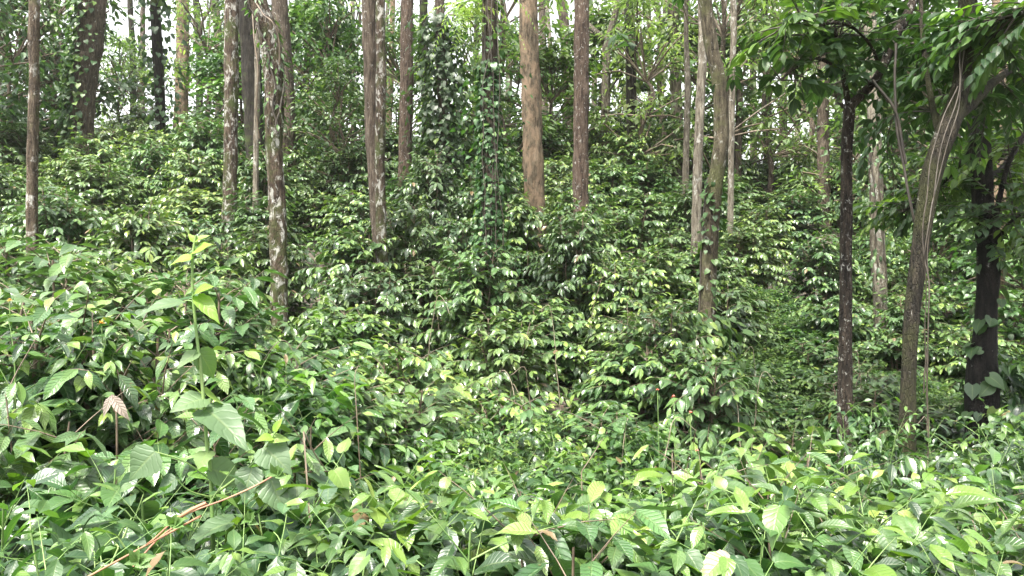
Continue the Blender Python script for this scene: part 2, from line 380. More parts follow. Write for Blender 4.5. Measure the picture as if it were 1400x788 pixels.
def coffee_root(H, Rr, stems, **kw):
    fm, sm = make_coffee('coffee', H, Rr, stems, **kw)
    t = thing('coffee_bush', None, 'coffee bush', (0, 0, -50)); part('stems', sm, t); part('foliage', fm, t)
    return t
protos = [coffee_root(1.65, .85, 5), coffee_root(1.5, .9, 6, young=.16), coffee_root(1.8, .8, 5, young=.04), coffee_root(1.35, .95, 6, young=.12, ll=.165), coffee_root(1.55, .85, 6, young=.26, ll=.16)]

# landmarks: surveyed direction, depth, the words that name them
LAND = [(45, 9, 'spindly trunk'), (112, 22, 'ivy-draped trunk'), (218, 24, 'skyline trunk'), (315, 14, 'white-blotched trunk'),
        (382, 9, 'crooked trunk'), (516, 12, 'twin trunks'), (558, 20, 'speckled trunk'), (667, 11, 'vine-wrapped trunk'), (730, 16, 'orange-tan trunk'), (794, 15, 'reddish trunk'),
        (966, 10, 'curved trunk'), (1126, 24, 'stubby trunk'), (1157, 7, 'forked tree'), (1200, 14, 'pale trunk'),
        (1243, 6, 'leaning tree'), (1347, 8, 'black-barked tree')]
ORD = ['first', 'second', 'third', 'fourth', 'fifth', 'sixth', 'seventh', 'eighth', 'ninth', 'tenth', 'eleventh', 'twelfth', 'thirteenth', 'fourteenth', 'fifteenth']
def describe(items, noun):
    """items: dicts with px, Y, adj -> a label each, by the trunks they stand between and their order up the slope"""
    cls = {}
    for it in items:
        b = None
        near = [l for l in LAND if abs(l[0] - it['px']) < 24]
        if near:
            l = min(near, key=lambda l: abs(l[1] - it['Y'])); b = ('below the ' if it['Y'] < l[1] else 'up behind the ') + l[2]
        else:
            lo = [l for l in LAND if l[0] <= it['px']]; hi = [l for l in LAND if l[0] > it['px']]
            if lo and hi: b = 'between the %s and the %s' % (lo[-1][2], hi[0][2])
            elif hi: b = 'out beyond the %s at the picture edge' % hi[0][2]
            else: b = 'out past the %s at the picture edge' % lo[-1][2]
        cls.setdefault(b, []).append(it)
    for b, l in cls.items():
        l.sort(key=lambda q: q['Y'])
        for i, it in enumerate(l):
            it['label'] = '%s %s %s%s' % (it['adj'], noun, b, '' if len(l) == 1 else ', %s uphill' % ORD[min(i, 14)])

# hand-placed bushes of the near slope: (px, depth, height factor)
near_bushes = [(40, 3.3, 1.12), (-70, 3.6, 1.1), (150, 3.9, 1.05), (265, 4.5, 1.0), (60, 4.9, 1.05), (370, 4.9, .9), (180, 5.6, 1.0),
               (440, 5.6, .95), (330, 6.2, .85), (540, 6.1, .85), (640, 5.6, .72), (760, 6.0, .78), (700, 7.0, .9), (840, 6.9, .8), (560, 7.3, 1.0), (430, 7.4, .82), (90, 6.7, 1.05), (240, 7.2, 1.0),
               (960, 8.2, 1.12), (900, 9.2, 1.15), (1010, 6.3, .62), (1100, 6.1, .62), (1070, 7.6, .72), (1200, 7.4, .7), (1290, 6.8, .75), (1390, 6.2, .8), (1440, 7.6, .9),
               (1180, 5.0, .60), (1330, 5.0, .66), (1420, 4.4, .62), (1010, 4.9, .5), (880, 5.2, .55), (1290, 8.6, .7), (-10, 8.4, 1.0), (798, 13.5, 1.3), (782, 12.3, 1.2), (45, 7.7, 1.05)]
spots = [dict(px=p, Y=y, h=h) for p, y, h in near_bushes]
Y = 9.0; row = 0
while Y < 33:
    sp = 1.45 if Y < 14 else (1.75 if Y < 20 else 2.4)
    half = Y * .76 + .8; x = -half + (sp * .5 if row % 2 else 0)
    while x < half:
        xx = x + U(-.45, .45); yy = Y + U(-.45, .45); px = 700 + xx / yy * FPX
        clear = 1000 < px < 1150 and 10 < yy < 16           # the bright ground cover between the trunks, few bushes
        if not (clear and U(0, 1) < .8) and U(0, 1) > .06 and not any(abs(px - l[0]) < 13 and -1.2 < l[1] - yy < .9 for l in LAND):
            spots.append(dict(px=px, Y=yy, h=U(.68, 1.25) * (1.0 if px < 1000 else .85)))
        x += sp
    Y += 1.4 if Y < 14 else (1.75 if Y < 20 else 2.5); row += 1
for s in spots:
    s['k'] = int(R.integers(5)); big = 1.0 if s['Y'] < 14 else (1.12 if s['Y'] < 20 else 1.45)
    s['sc'] = (big * U(.95, 1.15), big * U(.95, 1.15), s['h'] * (1 + (big - 1) * .5))
    s['adj'] = 'low' if s['h'] < .8 else ('tall' if s['h'] > 1.08 else ('dark' if s['k'] == 2 else ('yellow-tipped' if s['k'] == 4 else 'glossy')))
describe(spots, 'coffee bush')
used = set()
for s in spots:
    x = (s['px'] - 700) / FPX * s['Y']; loc = (x, s['Y'], ground(x, s['Y']) - .03); pr = protos[s['k']]
    if s['k'] in used:
        dup(pr, loc, U(0, 6.28), s['sc'], s['label'], 'coffee bushes on the slope')
    else:
        used.add(s['k']); pr.location = loc; pr.scale = s['sc']; tag(pr, s['label'], group='coffee bushes on the slope')
for k, pr in enumerate(protos):
    if k not in used: bpy.data.objects.remove(pr)

# ------------------------------------------------------------------ tall shade trees
def crown_mesh(name, mat, n, rx, rz, ll, kind='lance', clumps=26, seed=1, tint=(.2, .7), zdown=.25):
    """foliage clumps on the ends of spreading limbs; origin at the trunk top"""
    lv = Leaves(); tb = Tubes()
    for c in range(clumps):
        a = U(0, 6.28); r = rx * math.sqrt(U(.03, 1)); z = rz * U(-.5, 1)
        ctr = Vector((math.cos(a) * r * (1 - .35 * abs(z / rz)), math.sin(a) * r * (1 - .35 * abs(z / rz)), z))
        root = Vector((0, 0, z - r * U(.2, .6))); mid = root.lerp(ctr, .5) + Vector((U(-.2, .2), U(-.2, .2), U(0, .3)))
        sl_ = spline([root, mid, ctr], .4); tb.add([tuple(q) for q in sl_], [.03 * (1 - .8 * i / len(sl_)) for i in range(len(sl_))], 5)
        cr_ = U(.45, .95) * rx * .36; tt = U(*tint)
        for k in range(n // clumps):
            v = Vector((R.normal(), R.normal(), R.normal() * .55)); v *= cr_ * .6
            o = v.normalized(); d = Vector((o.x + U(-.5, .5), o.y + U(-.5, .5), U(-.7, .25) - zdown))
            lv.add(kind, ctr + v, d, (UP + Vector((U(-.6, .6), U(-.6, .6), 0))).normalized(), ll * U(.7, 1.25), min(.98, max(.02, tt + U(-.22, .22))))
    return lv.build(name, LM[mat]), tb
CROWN = []
for i, (mt, n, ll) in enumerate((('airy', 300, .24), ('forest', 300, .22), ('airy', 260, .26))):
    m_, tb_ = crown_mesh('shade_crown', mt, n, 2.5, 3.0, ll, seed=i)
    CROWN.append((m_, tb_.build('shade_limbs', SM['brown'])))

def frond_mesh(n, mat, ll=.1):
    """a hanging feathery spray: a few drooping twigs with many narrow leaflets"""
    lv = Leaves()
    for k in range(n):
        a = U(0, 6.28); d = Vector((math.cos(a), math.sin(a), U(-.1, .7))).normalized(); p = Vector((0, 0, 0)); L_ = U(.7, 1.5); st = L_ / 16
        tt = U(.35, .9)
        for q in range(16):
            d = (d + Vector((U(-.06, .06), U(-.06, .06), -.13))).normalized(); p = p + d * st
            s = d.cross(UP).normalized()
            for sg in (-1, 1):
                lv.add('lance', p, (d * .5 + s * sg + Vector((0, 0, U(-.3, .1)))), UP + s * U(-.4, .4), ll * U(.7, 1.2) * (1.2 - q / 20), min(.98, tt + U(-.15, .15)), .8)
    return lv.build('feathery_spray', LM[mat])
SPRAY = [frond_mesh(9, 'airy', .13), frond_mesh(7, 'airy', .15)]

TREES = {}
def tall_tree(key, label, Y, pts, w0, w1, mat, height=15, crown=0, sprays=(), nm='shade_tree', flare=.35, rough=.10, group=None, branches=()):
    """pts: surveyed points of the trunk's middle line from the top of the view down to the base"""
    w = [at(px, py, Y) for px, py in pts]
    b = w[-1]; gz = ground(b.x, Y); k = len(w)
    if b.z > gz:                                                                    # the foot hides behind bushes: run it on down to the ground
        d = (w[-1] - w[-2]); d = d / max(.2, abs(d.z)); b2 = b + Vector((d.x, 0, -1)) * (b.z - gz); b2.z = gz; b2.y = Y
        if b.z - gz > .15: w.append(b2)
    w[-1] = Vector((w[-1].x, Y, gz - .12))
    w = w[::-1]; n = len(w)
    r0 = w1 / 2 / FPX * Y; r1 = w0 / 2 / FPX * Y
    top = w[-1]; dz = top - w[-2]; dz = dz / max(.2, dz.z)
    rr = [r0 + (r1 - r0) * i / (n - 1) for i in range(n)]
    H = gz + height
    if height and H > top.z + 1:
        m = 3
        for i in range(1, m + 1):
            f = i / m; w.append(top + Vector((dz.x * .35 * (H - top.z) * f, .25 * math.sin(f * 3), (H - top.z) * f))); rr.append(r1 * (1 - .6 * f))
    base = Vector((w[0].x, w[0].y, gz))
    sp = spline([(*(p - base), r) for p, r in zip(w, rr)], .09)
    pp = [Vector(q[:3]) for q in sp]; ra = [max(.01, q[3]) * (1 + flare * math.exp(-max(0, q[2]) / .3)) for q in sp]
    t = thing(nm, label, 'tree', base, group)
    tb = Tubes(); tb.add(pp, ra, 28, rough * 1.4); tr = part('trunk', tb.build('trunk', BM[mat]), t)
    TREES[key] = (base, pp, ra, t)
    if crown is not None and height:
        cm, lm = CROWN[crown]; s = max(.8, min(1.5, r0 * 8))
        c = part('crown', cm, t); c.location = pp[-1] + Vector((0, 0, -1.2)); c.rotation_euler.z = U(0, 6); c.scale = (s, s, s)
        l = part('limbs', lm, t); l.location = c.location; l.rotation_euler = c.rotation_euler; l.scale = c.scale
    for (px, py, sc, kk) in sprays:
        q = at(px, py, Y - r0 - .05) - base; f = part('foliage', SPRAY[kk], t); f.location = q; f.scale = (sc, sc, sc); f.rotation_euler.z = U(0, 6)
    for br in branches:                                                              # a bough, surveyed like the trunk, thick end first
        bp = spline([(*(at(px, py, Y + dy) - base), ww / 2 / FPX * Y) for px, py, ww, dy in br], .1); tb = Tubes()
        tb.add([q[:3] for q in bp], [max(.004, q[3]) for q in bp], 12, rough); part('bough', tb.build('bough', BM[mat]), t)
    return t

tall_tree('t45', 'spindly grey-brown trunk with pale spots rising from the bushes near the picture edge', 9, [(47, 0), (47, 120), (44, 260), (45, 378)], 13, 15, 'lichen', 10)
tall_tree('t112', 'ivy-draped leaning trunk standing above a thick bush', 22, [(126, 0), (122, 60), (113, 140), (110, 215)], 34, 26, 'brown', 17, 1)
tall_tree('t218', 'dark slender skyline trunk against a bright patch of sky', 24, [(212, 0), (215, 70), (218, 130), (219, 195)], 12, 13, 'dark', 13, 1)
tall_tree('t249', 'smooth tan trunk standing alone against the white sky', 30, [(250, 0), (250, 80), (247, 165)], 16, 19, 'tan', 20, 0)
tall_tree('t315', 'straight white-blotched trunk with rusty moss', 14, [(317, 0), (316, 150), (314, 300)], 18, 19, 'mottled', 15, 0)
tall_tree('t350', 'thin whitish pole-like trunk close beside the crooked lichened trunk', 14, [(352, 40), (352, 120), (350, 220), (349, 310)], 7, 8, 'pale', 8, None)
tall_tree('t340', 'dark stout trunk glimpsed behind the crooked lichened trunk', 17, [(338, 0), (342, 60), (345, 130), (350, 230)], 26, 24, 'dark', 16, 1)
tall_tree('t382', 'crooked trunk mottled with lichen, bending to a mossy top', 9, [(340, -40), (352, 0), (366, 45), (374, 100), (375, 180), (378, 260), (381, 340), (382, 420)], 27, 21, 'mottled', 11, 1, rough=.16)
tall_tree('t390', 'straight plain brown trunk just behind the crooked lichened trunk', 20, [(382, 0), (387, 70), (392, 150), (394, 225)], 22, 22, 'brown', 17, 0)
tall_tree('t440', 'dark narrow trunk among hanging green foliage', 30, [(440, 0), (439, 80), (437, 155)], 12, 12, 'dark', 16, 0, sprays=((425, 18, 1.6, 0),))
tall_tree('t507', 'brown trunk of the twin trunks, the darker and smoother one', 12.2, [(505, 0), (507, 100), (510, 200), (516, 290), (520, 355)], 19, 20, 'brown', 15, 0)
tall_tree('t520', 'paler white-blotched trunk pressed against the darker of the twin trunks', 12, [(520, 0), (521, 90), (520, 170), (520, 260), (523, 360)], 13, 15, 'mottled', 12, 0)
tall_tree('t537', 'thin tan stem far up the slope beside the speckled brown trunk', 34, [(537, 0), (535, 90), (532, 170)], 7, 8, 'tan', 15, 0)
tall_tree('t558', 'speckled brown trunk of middling width beyond the twin trunks', 20, [(557, 0), (556, 100), (554, 200)], 17, 19, 'red', 17, 0)
tall_tree('t580', 'slender dark trunk just past the speckled brown trunk', 26, [(579, 0), (580, 80), (583, 170)], 11, 13, 'dark', 17, 2)
tall_tree('t602', 'dim trunk rising out of a black-green mass of climbers', 19, [(601, 0), (603, 60), (606, 160)], 13, 15, 'brown', 16, 2)
tall_tree('t667', 'vine-wrapped trunk with bare pale bark near its top', 11, [(668, 0), (669, 70), (668, 150), (671, 240), (668, 320), (662, 385)], 17, 27, 'brown', 13, 1, sprays=((640, 12, .8, 0), (655, -5, .8, 1)))
tall_tree('t730', 'thick orange-tan trunk, the brightest bark in the grove', 16, [(722, 0), (725, 90), (728, 180), (731, 280)], 25, 29, 'tan', 18, 0, flare=.15)
tall_tree('t768', 'dim brown trunk set back between the orange-tan and reddish trunks', 32, [(766, -10), (771, 30), (773, 65)], 13, 13, 'brown', 15, 2)
tall_tree('t794', 'straight reddish trunk peppered with tiny white specks', 15, [(795, 0), (795, 90), (794, 190), (794, 278)], 20, 22, 'red', 18, 0, flare=.1)
tall_tree('t830', 'short grey trunk dividing into two arms under feathery foliage', 26, [(846, 0), (836, 38), (830, 58), (829, 100)], 8, 13, 'grey', 9, 2, branches=([(830, 58, 9, 0), (816, 45, 8, 0), (800, 30, 6, .3), (790, 22, 4, .4)],))
tall_tree('t862', 'black narrow trunk with a golden tuft of fern on it', 25, [(859, 0), (862, 70), (863, 140), (865, 190)], 12, 13, 'dark', 16, 2)
tall_tree('t922', 'pale brown trunk screened by thin leaves high on the slope', 26, [(920, 0), (923, 70), (925, 150)], 13, 15, 'grey', 16, 0)
tall_tree('t955', 'thin pale speckled trunk just behind the curved vine-footed trunk', 15, [(961, 60), (957, 150), (954, 230), (952, 300)], 12, 13, 'pale', 9, None)
tall_tree('t966', 'curved trunk that bends over at its top and has vines at its foot', 10, [(961, -30), (966, 20), (974, 70), (984, 120), (986, 190), (977, 260), (971, 330), (966, 430), (961, 555)], 17, 24, 'olive', 10.5, 0, rough=.07)
tall_tree('t1000', 'thin whitish stem behind the curved vine-footed trunk', 17, [(1003, 20), (1001, 130), (999, 265)], 8, 8, 'pale', 10, None)
tall_tree('t1008', 'small brown trunk deep in the undergrowth past the curved trunk', 26, [(1011, 130), (1009, 215)], 9, 10, 'brown', 8, 1)
tall_tree('t1126', 'stubby brown trunk seen below the forked tree crown', 24, [(1126, 80), (1125, 140), (1126, 220)], 14, 16, 'brown', 15, 1)
tall_tree('t1200', 'pale trunk speckled with lichen on the low ground past the forked tree', 14, [(1193, 100), (1196, 200), (1200, 320), (1204, 428)], 17, 18, 'pale', 13, 0)
tall_tree('t1053', 'thin dark trunk under the airy foliage beyond the bright ground cover', 30, [(1048, 90), (1050, 215)], 11, 13, 'dark', 12, 1)
tall_tree('t938', 'small leafy-based trunk up the slope before the curved trunk', 20, [(940, 120), (938, 215)], 8, 9, 'grey', 9, 2)
tall_tree('t1370', 'pale brown stem half hidden in leaves beyond the black-barked tree', 13, [(1372, 120), (1368, 220), (1366, 330)], 13, 15, 'tan', 9, None)

far = [dict(px=px, Y=y, w=w_, m=m_, adj='') for px, y, w_, m_ in ((3, 30, 8, 'dark'), (72, 38, 6, 'grey'), (182, 36, 7, 'dark'), (193, 44, 6, 'brown'), (272, 40, 8, 'dark'), (297, 36, 7, 'grey'), (300, 46, 5, 'brown'), (420, 40, 7, 'dark'), (463, 38, 8, 'brown'), (484, 44, 6, 'pale'), (528, 40, 5, 'grey'), (648, 36, 7, 'dark'), (693, 40, 8, 'grey'), (745, 38, 9, 'brown'), (752, 46, 6, 'pale'), (812, 40, 7, 'grey'), (888, 38, 6, 'brown'),
        (902, 44, 7, 'pale'), (940, 42, 6, 'grey'), (1030, 38, 8, 'grey'), (1072, 36, 7, 'brown'), (1090, 44, 6, 'pale'), (1145, 36, 9, 'dark'), (1172, 40, 7, 'pale'), (1222, 34, 8, 'brown'), (1385, 30, 10, 'grey'))]
describe(far, 'far slim tree stem')
for f in far:
    k = U(-8, 8); tall_tree(str(f['px']), f['label'].strip(), f['Y'], [(f['px'] + k, -10), (f['px'] + U(-3, 3), 80), (f['px'], 190)], f['w'], f['w'] + 2, f['m'], 16, None, nm='slim_tree', group='far slim trees on the crest')
# ------------------------------------------------------------------ the three near trees on the low side, with big dark leaves
def twigs(lv, tb, path, count, ln=(.35, .8), ll=.15, kind='ellip', tint=(.2, .7), t0=.25, upness=.2, droop=.9, step=.07, bright=.05, wid=1.0, back=False):
    k = len(path)
    for c in range(count):
        i = min(k - 1, int(k * U(t0, 1.0))); p = Vector(path[i])
        d = Vector((R.normal(), R.normal(), R.normal() * .6 + upness)); d.y = abs(d.y) * .8 + .3 if back else d.y; d.normalize(); L_ = U(*ln); n = max(3, int(L_ / step)); st = L_ / n
        pts = [p]; tt = U(*tint); br = U(0, 1) < bright
        for q in range(n):
            d = (d + Vector((U(-.1, .1), U(-.1, .1), -droop * st))).normalized(); pts.append(pts[-1] + d * st)
            if q < 1: continue
            s = d.cross(UP); s = s.normalized() if s.length > .05 else Vector((1, 0, 0))
            for sg in ((-1, 1) if q < n - 1 else (-1, 0, 1)):
                ld = (d * U(.5, 1.0) + s * sg * U(.6, 1.1) + Vector((0, 0, U(-.6, .1)))).normalized()
                lv.add(kind, pts[-1], ld, (UP + s * U(-.5, .5) + Vector((U(-.4, .4), U(-.4, .4), 0))).normalized(), ll * U(.65, 1.2), min(.99, max(.01, (.93 if br else tt) + U(-.14, .14))), wid)
        tb.add(pts, [.007 * (1 - .7 * q / n) for q in range(n + 1)], 4)

def near_tree(key, label, Y, trunk, boughs, mat, twig_sets, high=None, leaf='dusky', kind='ellip', flare=.2, rough=.08, tipw=.02):
    """trunk / boughs: lists of (px, py, width, depth offset), thick end last for the trunk's foot"""
    foot = at(trunk[-1][0], trunk[-1][1], Y + trunk[-1][3]); gz = ground(foot.x, foot.y); base = Vector((foot.x, foot.y, gz))
    t = thing('broadleaf_tree', label, 'tree', base)
    def world(l): return [(*(at(px, py, Y + dy) - base), w / 2 / FPX * Y) for px, py, w, dy in l]
    pts = world(trunk)[::-1]; p0 = list(pts[0]); p0[2] = -.12
    if pts[0][2] > .12: pts.insert(0, tuple(p0))
    else: pts[0] = tuple(p0)
    sp = spline(pts, .08); tb = Tubes()
    tb.add([q[:3] for q in sp], [max(.008, q[3]) * (1 + flare * math.exp(-max(0, q[2]) / .2)) for q in sp], 18, rough); part('trunk', tb.build('trunk', BM[mat]), t)
    TREES[key] = (base, [Vector(q[:3]) for q in sp], [q[3] for q in sp], t)
    paths = {'trunk': [q[:3] for q in sp]}
    for nm, l in boughs.items():
        bs = spline(world(l), .07); b = Tubes(); b.add([q[:3] for q in bs], [max(.005, q[3]) for q in bs], 12, rough); part('bough', b.build('bough', BM[mat]), t); paths[nm] = [q[:3] for q in bs]
    lv = Leaves(); tb = Tubes()
    for nm, cnt, kw in twig_sets: twigs(lv, tb, paths[nm], cnt, kind=kind, **kw)
    if high:                                                                        # the roof of leaves above the view, added to shade the boughs
        (cx, cy, cz), (rx, ry, rz), cnt, ll = high
        for c in range(cnt):
            v = Vector((R.normal() * .5 * rx, R.normal() * .5 * ry, R.normal() * .5 * rz)); p = Vector((cx, cy, cz)) - base + v
            twigs(lv, tb, [p, p], 1, ln=(.4, .7), ll=ll, tint=(.2, .6), kind=kind)
    part('foliage', join(lv.build('foliage', LM[leaf]), tb, SM['dark']), t)
    return t

near_tree('t1157', 'forked dark tree with scaly slim trunk and a rosette of big glossy leaves', 7.0,
    [(1162, 142, 15, 0), (1158, 200, 15, 0), (1157, 320, 16, 0), (1156, 450, 17, 0), (1155, 585, 20, 0)],
    {'rise': [(1162, 146, 14, 0), (1180, 128, 12, 0), (1198, 108, 11, -.1), (1212, 80, 12, -.1), (1222, 52, 14, -.1), (1238, 25, 12, -.1), (1258, -20, 10, 0)],
     'arm': [(1160, 146, 9, 0), (1156, 120, 7, -.1), (1150, 90, 6, -.2), (1142, 40, 5, -.3)],
     'sweep': [(1205, 100, 6, -.1), (1190, 62, 4, -.3), (1160, 35, 4, -.5), (1120, 35, 3, -.7), (1095, 55, 2, -.8)],
     'loop': [(1182, 105, 4, -.1), (1200, 120, 4, -.2), (1215, 140, 3, -.3)],
     'low': [(1150, 95, 5, -.2), (1115, 80, 4, -.5), (1085, 95, 3, -.7), (1068, 110, 2, -.8)],
     'tips': [(1120, 35, 4, -.7), (1085, 25, 3, -.8), (1060, 45, 2, -.9)]},
    'forkd',
    [('arm', 18, dict(ll=.15, ln=(.2, .42), droop=.5, tint=(.25, .75), bright=.16)), ('sweep', 30, dict(ll=.15, ln=(.2, .42), droop=.5, tint=(.2, .75), bright=.14)), ('low', 20, dict(ll=.15, ln=(.18, .36), tint=(.2, .7), droop=.5, bright=.1)),
     ('tips', 18, dict(ll=.16, ln=(.2, .4), tint=(.6, .95), bright=.35)), ('rise', 10, dict(back=True, ll=.14, ln=(.3, .5), t0=.6))],
    high=((3.0, 7.2, 6.2), (3.0, 2.2, 1.3), 80, .17))
near_tree('t1243', 'leaning mossy tree with a pale scar, forking under a dark leafy roof', 6.0,
    [(1322, -30, 20, .2), (1320, 60, 21, .2), (1312, 125, 23, .1), (1298, 170, 27, 0), (1282, 212, 27, 0), (1268, 270, 25, 0), (1257, 350, 22, 0), (1247, 430, 20, 0), (1242, 520, 19, 0), (1240, 632, 23, 0)],
    {'fork': [(1302, 165, 17, 0), (1330, 140, 16, .2), (1355, 115, 12, .4), (1390, 90, 9, .6), (1430, 60, 7, .8)],
     'thin': [(1285, 190, 9, .1), (1272, 130, 8, .5), (1262, 60, 7, .8), (1258, -20, 6, 1.0)],
     'span': [(1318, 60, 10, .1), (1350, 32, 7, -.1), (1390, 20, 6, -.3), (1430, 10, 5, -.4)],
     'left': [(1300, 175, 7, 0), (1270, 150, 6, .6), (1245, 150, 4, 1.1), (1215, 165, 3, 1.6)],
     'hang': [(1318, 90, 7, .2), (1285, 60, 5, .9), (1250, 60, 4, 1.5), (1215, 40, 3, 1.9)]},
    'moss_shade',
    [('fork', 40, dict(back=True, ll=.125, tint=(.25, .8), bright=.1, ln=(.4, .9))), ('thin', 20, dict(back=True, ll=.13, tint=(.2, .65), ln=(.35, .8))), ('span', 42, dict(back=True, ll=.13, tint=(.25, .75), ln=(.4, .8))), ('left', 8, dict(back=True, ll=.13, tint=(.2, .6), droop=1.6, ln=(.3, .7))),
     ('hang', 24, dict(back=True, ll=.14, tint=(.15, .5), ln=(.3, .7)))],
    high=((3.6, 6.3, 5.9), (2.8, 2.6, 1.4), 130, .17))
near_tree('t1347', 'black-barked tree with a kinked trunk and a thin curved side branch', 8.0,
    [(1325, -30, 19, .2), (1326, 60, 21, .2), (1332, 140, 23, .1), (1340, 200, 26, 0), (1345, 290, 27, 0), (1352, 345, 29, 0), (1349, 420, 26, 0), (1345, 480, 33, 0), (1342, 535, 40, 0)],
    {'curve': [(1364, 345, 14, -.1), (1362, 300, 8, -.15), (1370, 255, 7, -.2), (1384, 210, 6, -.2), (1410, 170, 5, -.2)],
     'out': [(1345, 250, 10, 0), (1375, 225, 8, .3), (1405, 180, 6, .6), (1440, 140, 5, .9)],
     'low': [(1362, 330, 6, -.1), (1385, 300, 4, -.3), (1410, 290, 3, -.5)],
     'in': [(1338, 190, 8, 0), (1300, 240, 5, .3), (1270, 265, 4, .5), (1235, 290, 3, .6)]},
    'black',
    [('curve', 30, dict(ll=.14, tint=(.3, .85), bright=.12)), ('out', 58, dict(back=True, ll=.12, tint=(.3, .85), bright=.12, ln=(.4, .9))), ('low', 22, dict(ll=.13, tint=(.3, .8))), ('in', 38, dict(back=True, ll=.13, tint=(.3, .7), ln=(.3, .7))), ('trunk', 14, dict(ll=.13, tint=(.2, .6), t0=.5))],  # lighter tints on the boughs carry the light falling on these leaves
    high=((5.5, 8.4, 6.5), (3.0, 2.6, 1.6), 100, .17))

# ------------------------------------------------------------------ climbers on the trunks, and hanging lianas
def climber(label, key, z0, z1, count, ll=.10, off=(.02, .14), leaf='ivy', kind='heart', side=None, stems=3, twig=0, tint=(.15, .75), wrap=2.2, bright=.08):
    base, pp, ra, _ = TREES[key]
    t = thing('climbing_vine', label, 'vine', base)
    def on(z, th, o):
        i = min(range(len(pp)), key=lambda q: abs(pp[q].z - z)); r = ra[i] + o
        return Vector((pp[i].x + math.cos(th) * r, pp[i].y + math.sin(th) * r, z)), Vector((math.cos(th), math.sin(th), 0))
    tb = Tubes()
    for s in range(stems):
        th = U(0, 6.28); pts = []
        for q in range(14):
            z = z0 - .0 + (z1 - z0) * q / 13; pts.append(on(z, th, .012)[0]); th += U(-.4, .4) * wrap / 2
        tb.add([tuple(q) for q in spline(pts, .12)], .012, 6, .1)
    part('stems', tb.build('stems', SM['dim']), t)
    lv = Leaves()
    for c in range(count):
        z = U(z0, z1); th = U(0, 6.28) if side is None else side + R.normal() * .8
        f = 1 - .5 * abs((z - z0) / (z1 - z0) - .4)
        p, o = on(z, th, U(*off) * f)
        if twig and U(0, 1) < twig: p = p + o * U(.05, .5) + Vector((0, 0, U(-.15, .1)))
        d = (o * U(.2, .9) + Vector((U(-.5, .5), U(-.5, .5), U(-1.1, -.1)))).normalized()
        lv.add(kind, p, d, (o * .8 + UP * U(.2, .9) + Vector((U(-.4, .4), U(-.4, .4), 0))), ll * U(.6, 1.25), min(.98, max(.02, (.9 if U(0, 1) < bright else U(*tint)))))
    part('foliage', lv.build('foliage', LM[leaf]), t)
climber('ivy curtain hanging down one flank of the leaning draped trunk', 't112', .8, 9.5, 1500, .16, (.03, .28), side=3.6, twig=.15, tint=(.2, .8), bright=.15)
climber('scruffy vine wrapped round the trunk between the twin and orange-tan trunks', 't667', .2, 4.6, 2400, .075, (-.01, .11), twig=.16, tint=(.15, .7), stems=11, wrap=1.2)
climber('thin pale vines trailing over the bare upper bark of the vine-wrapped trunk', 't667', 4.0, 7.5, 200, .10, (.01, .12), twig=.2, tint=(.4, .9), stems=7, wrap=.8)
climber('black-green mass of climbers smothering the dim trunk beside the vine-wrapped trunk', 't602', 1.0, 5.4, 2000, .15, (.05, .55), leaf='dusky', twig=.45, tint=(.15, .6), bright=.03)
climber('big-leaved vine bunched at the foot of the curved trunk', 't966', -.05, 1.5, 430, .15, (.03, .25), twig=.35, tint=(.2, .65), stems=4, bright=.06)
climber('sparse leaves creeping up the middle of the curved trunk', 't966', 1.5, 3.4, 90, .09, (.01, .07), tint=(.3, .8), stems=3, wrap=.6)
climber('few broad leaves clinging to the black-barked tree', 't1347', .2, 3.2, 60, .15, (.01, .10), tint=(.1, .5), stems=2, wrap=.6)
climber('leafy vine creeping on the pale trunk beyond the forked tree', 't1200', 1.6, 4.4, 420, .12, (.02, .35), leaf='forest', kind='ellip', twig=.4, tint=(.2, .7))
climber('dark leaves climbing the lower half of the slender trunk against the sky', 't218', 1.2, 7.5, 420, .19, (.03, .6), leaf='forest', twig=.4, tint=(.1, .5))
climber('creeper leaves dotting the black narrow trunk on the upper slope', 't862', 1.0, 6, 200, .18, (.02, .4), leaf='airy', twig=.4, tint=(.3, .9))
climber('loose creeper on the pale brown trunk high on the slope', 't922', 1.0, 8, 380, .18, (.02, .6), leaf='airy', twig=.5, tint=(.3, .9))
climber('ferny moss tufts on the crooked trunk where it bends', 't382', 3.2, 5.0, 160, .10, (.0, .06), leaf='small', kind='lance', tint=(.2, .6), stems=2)

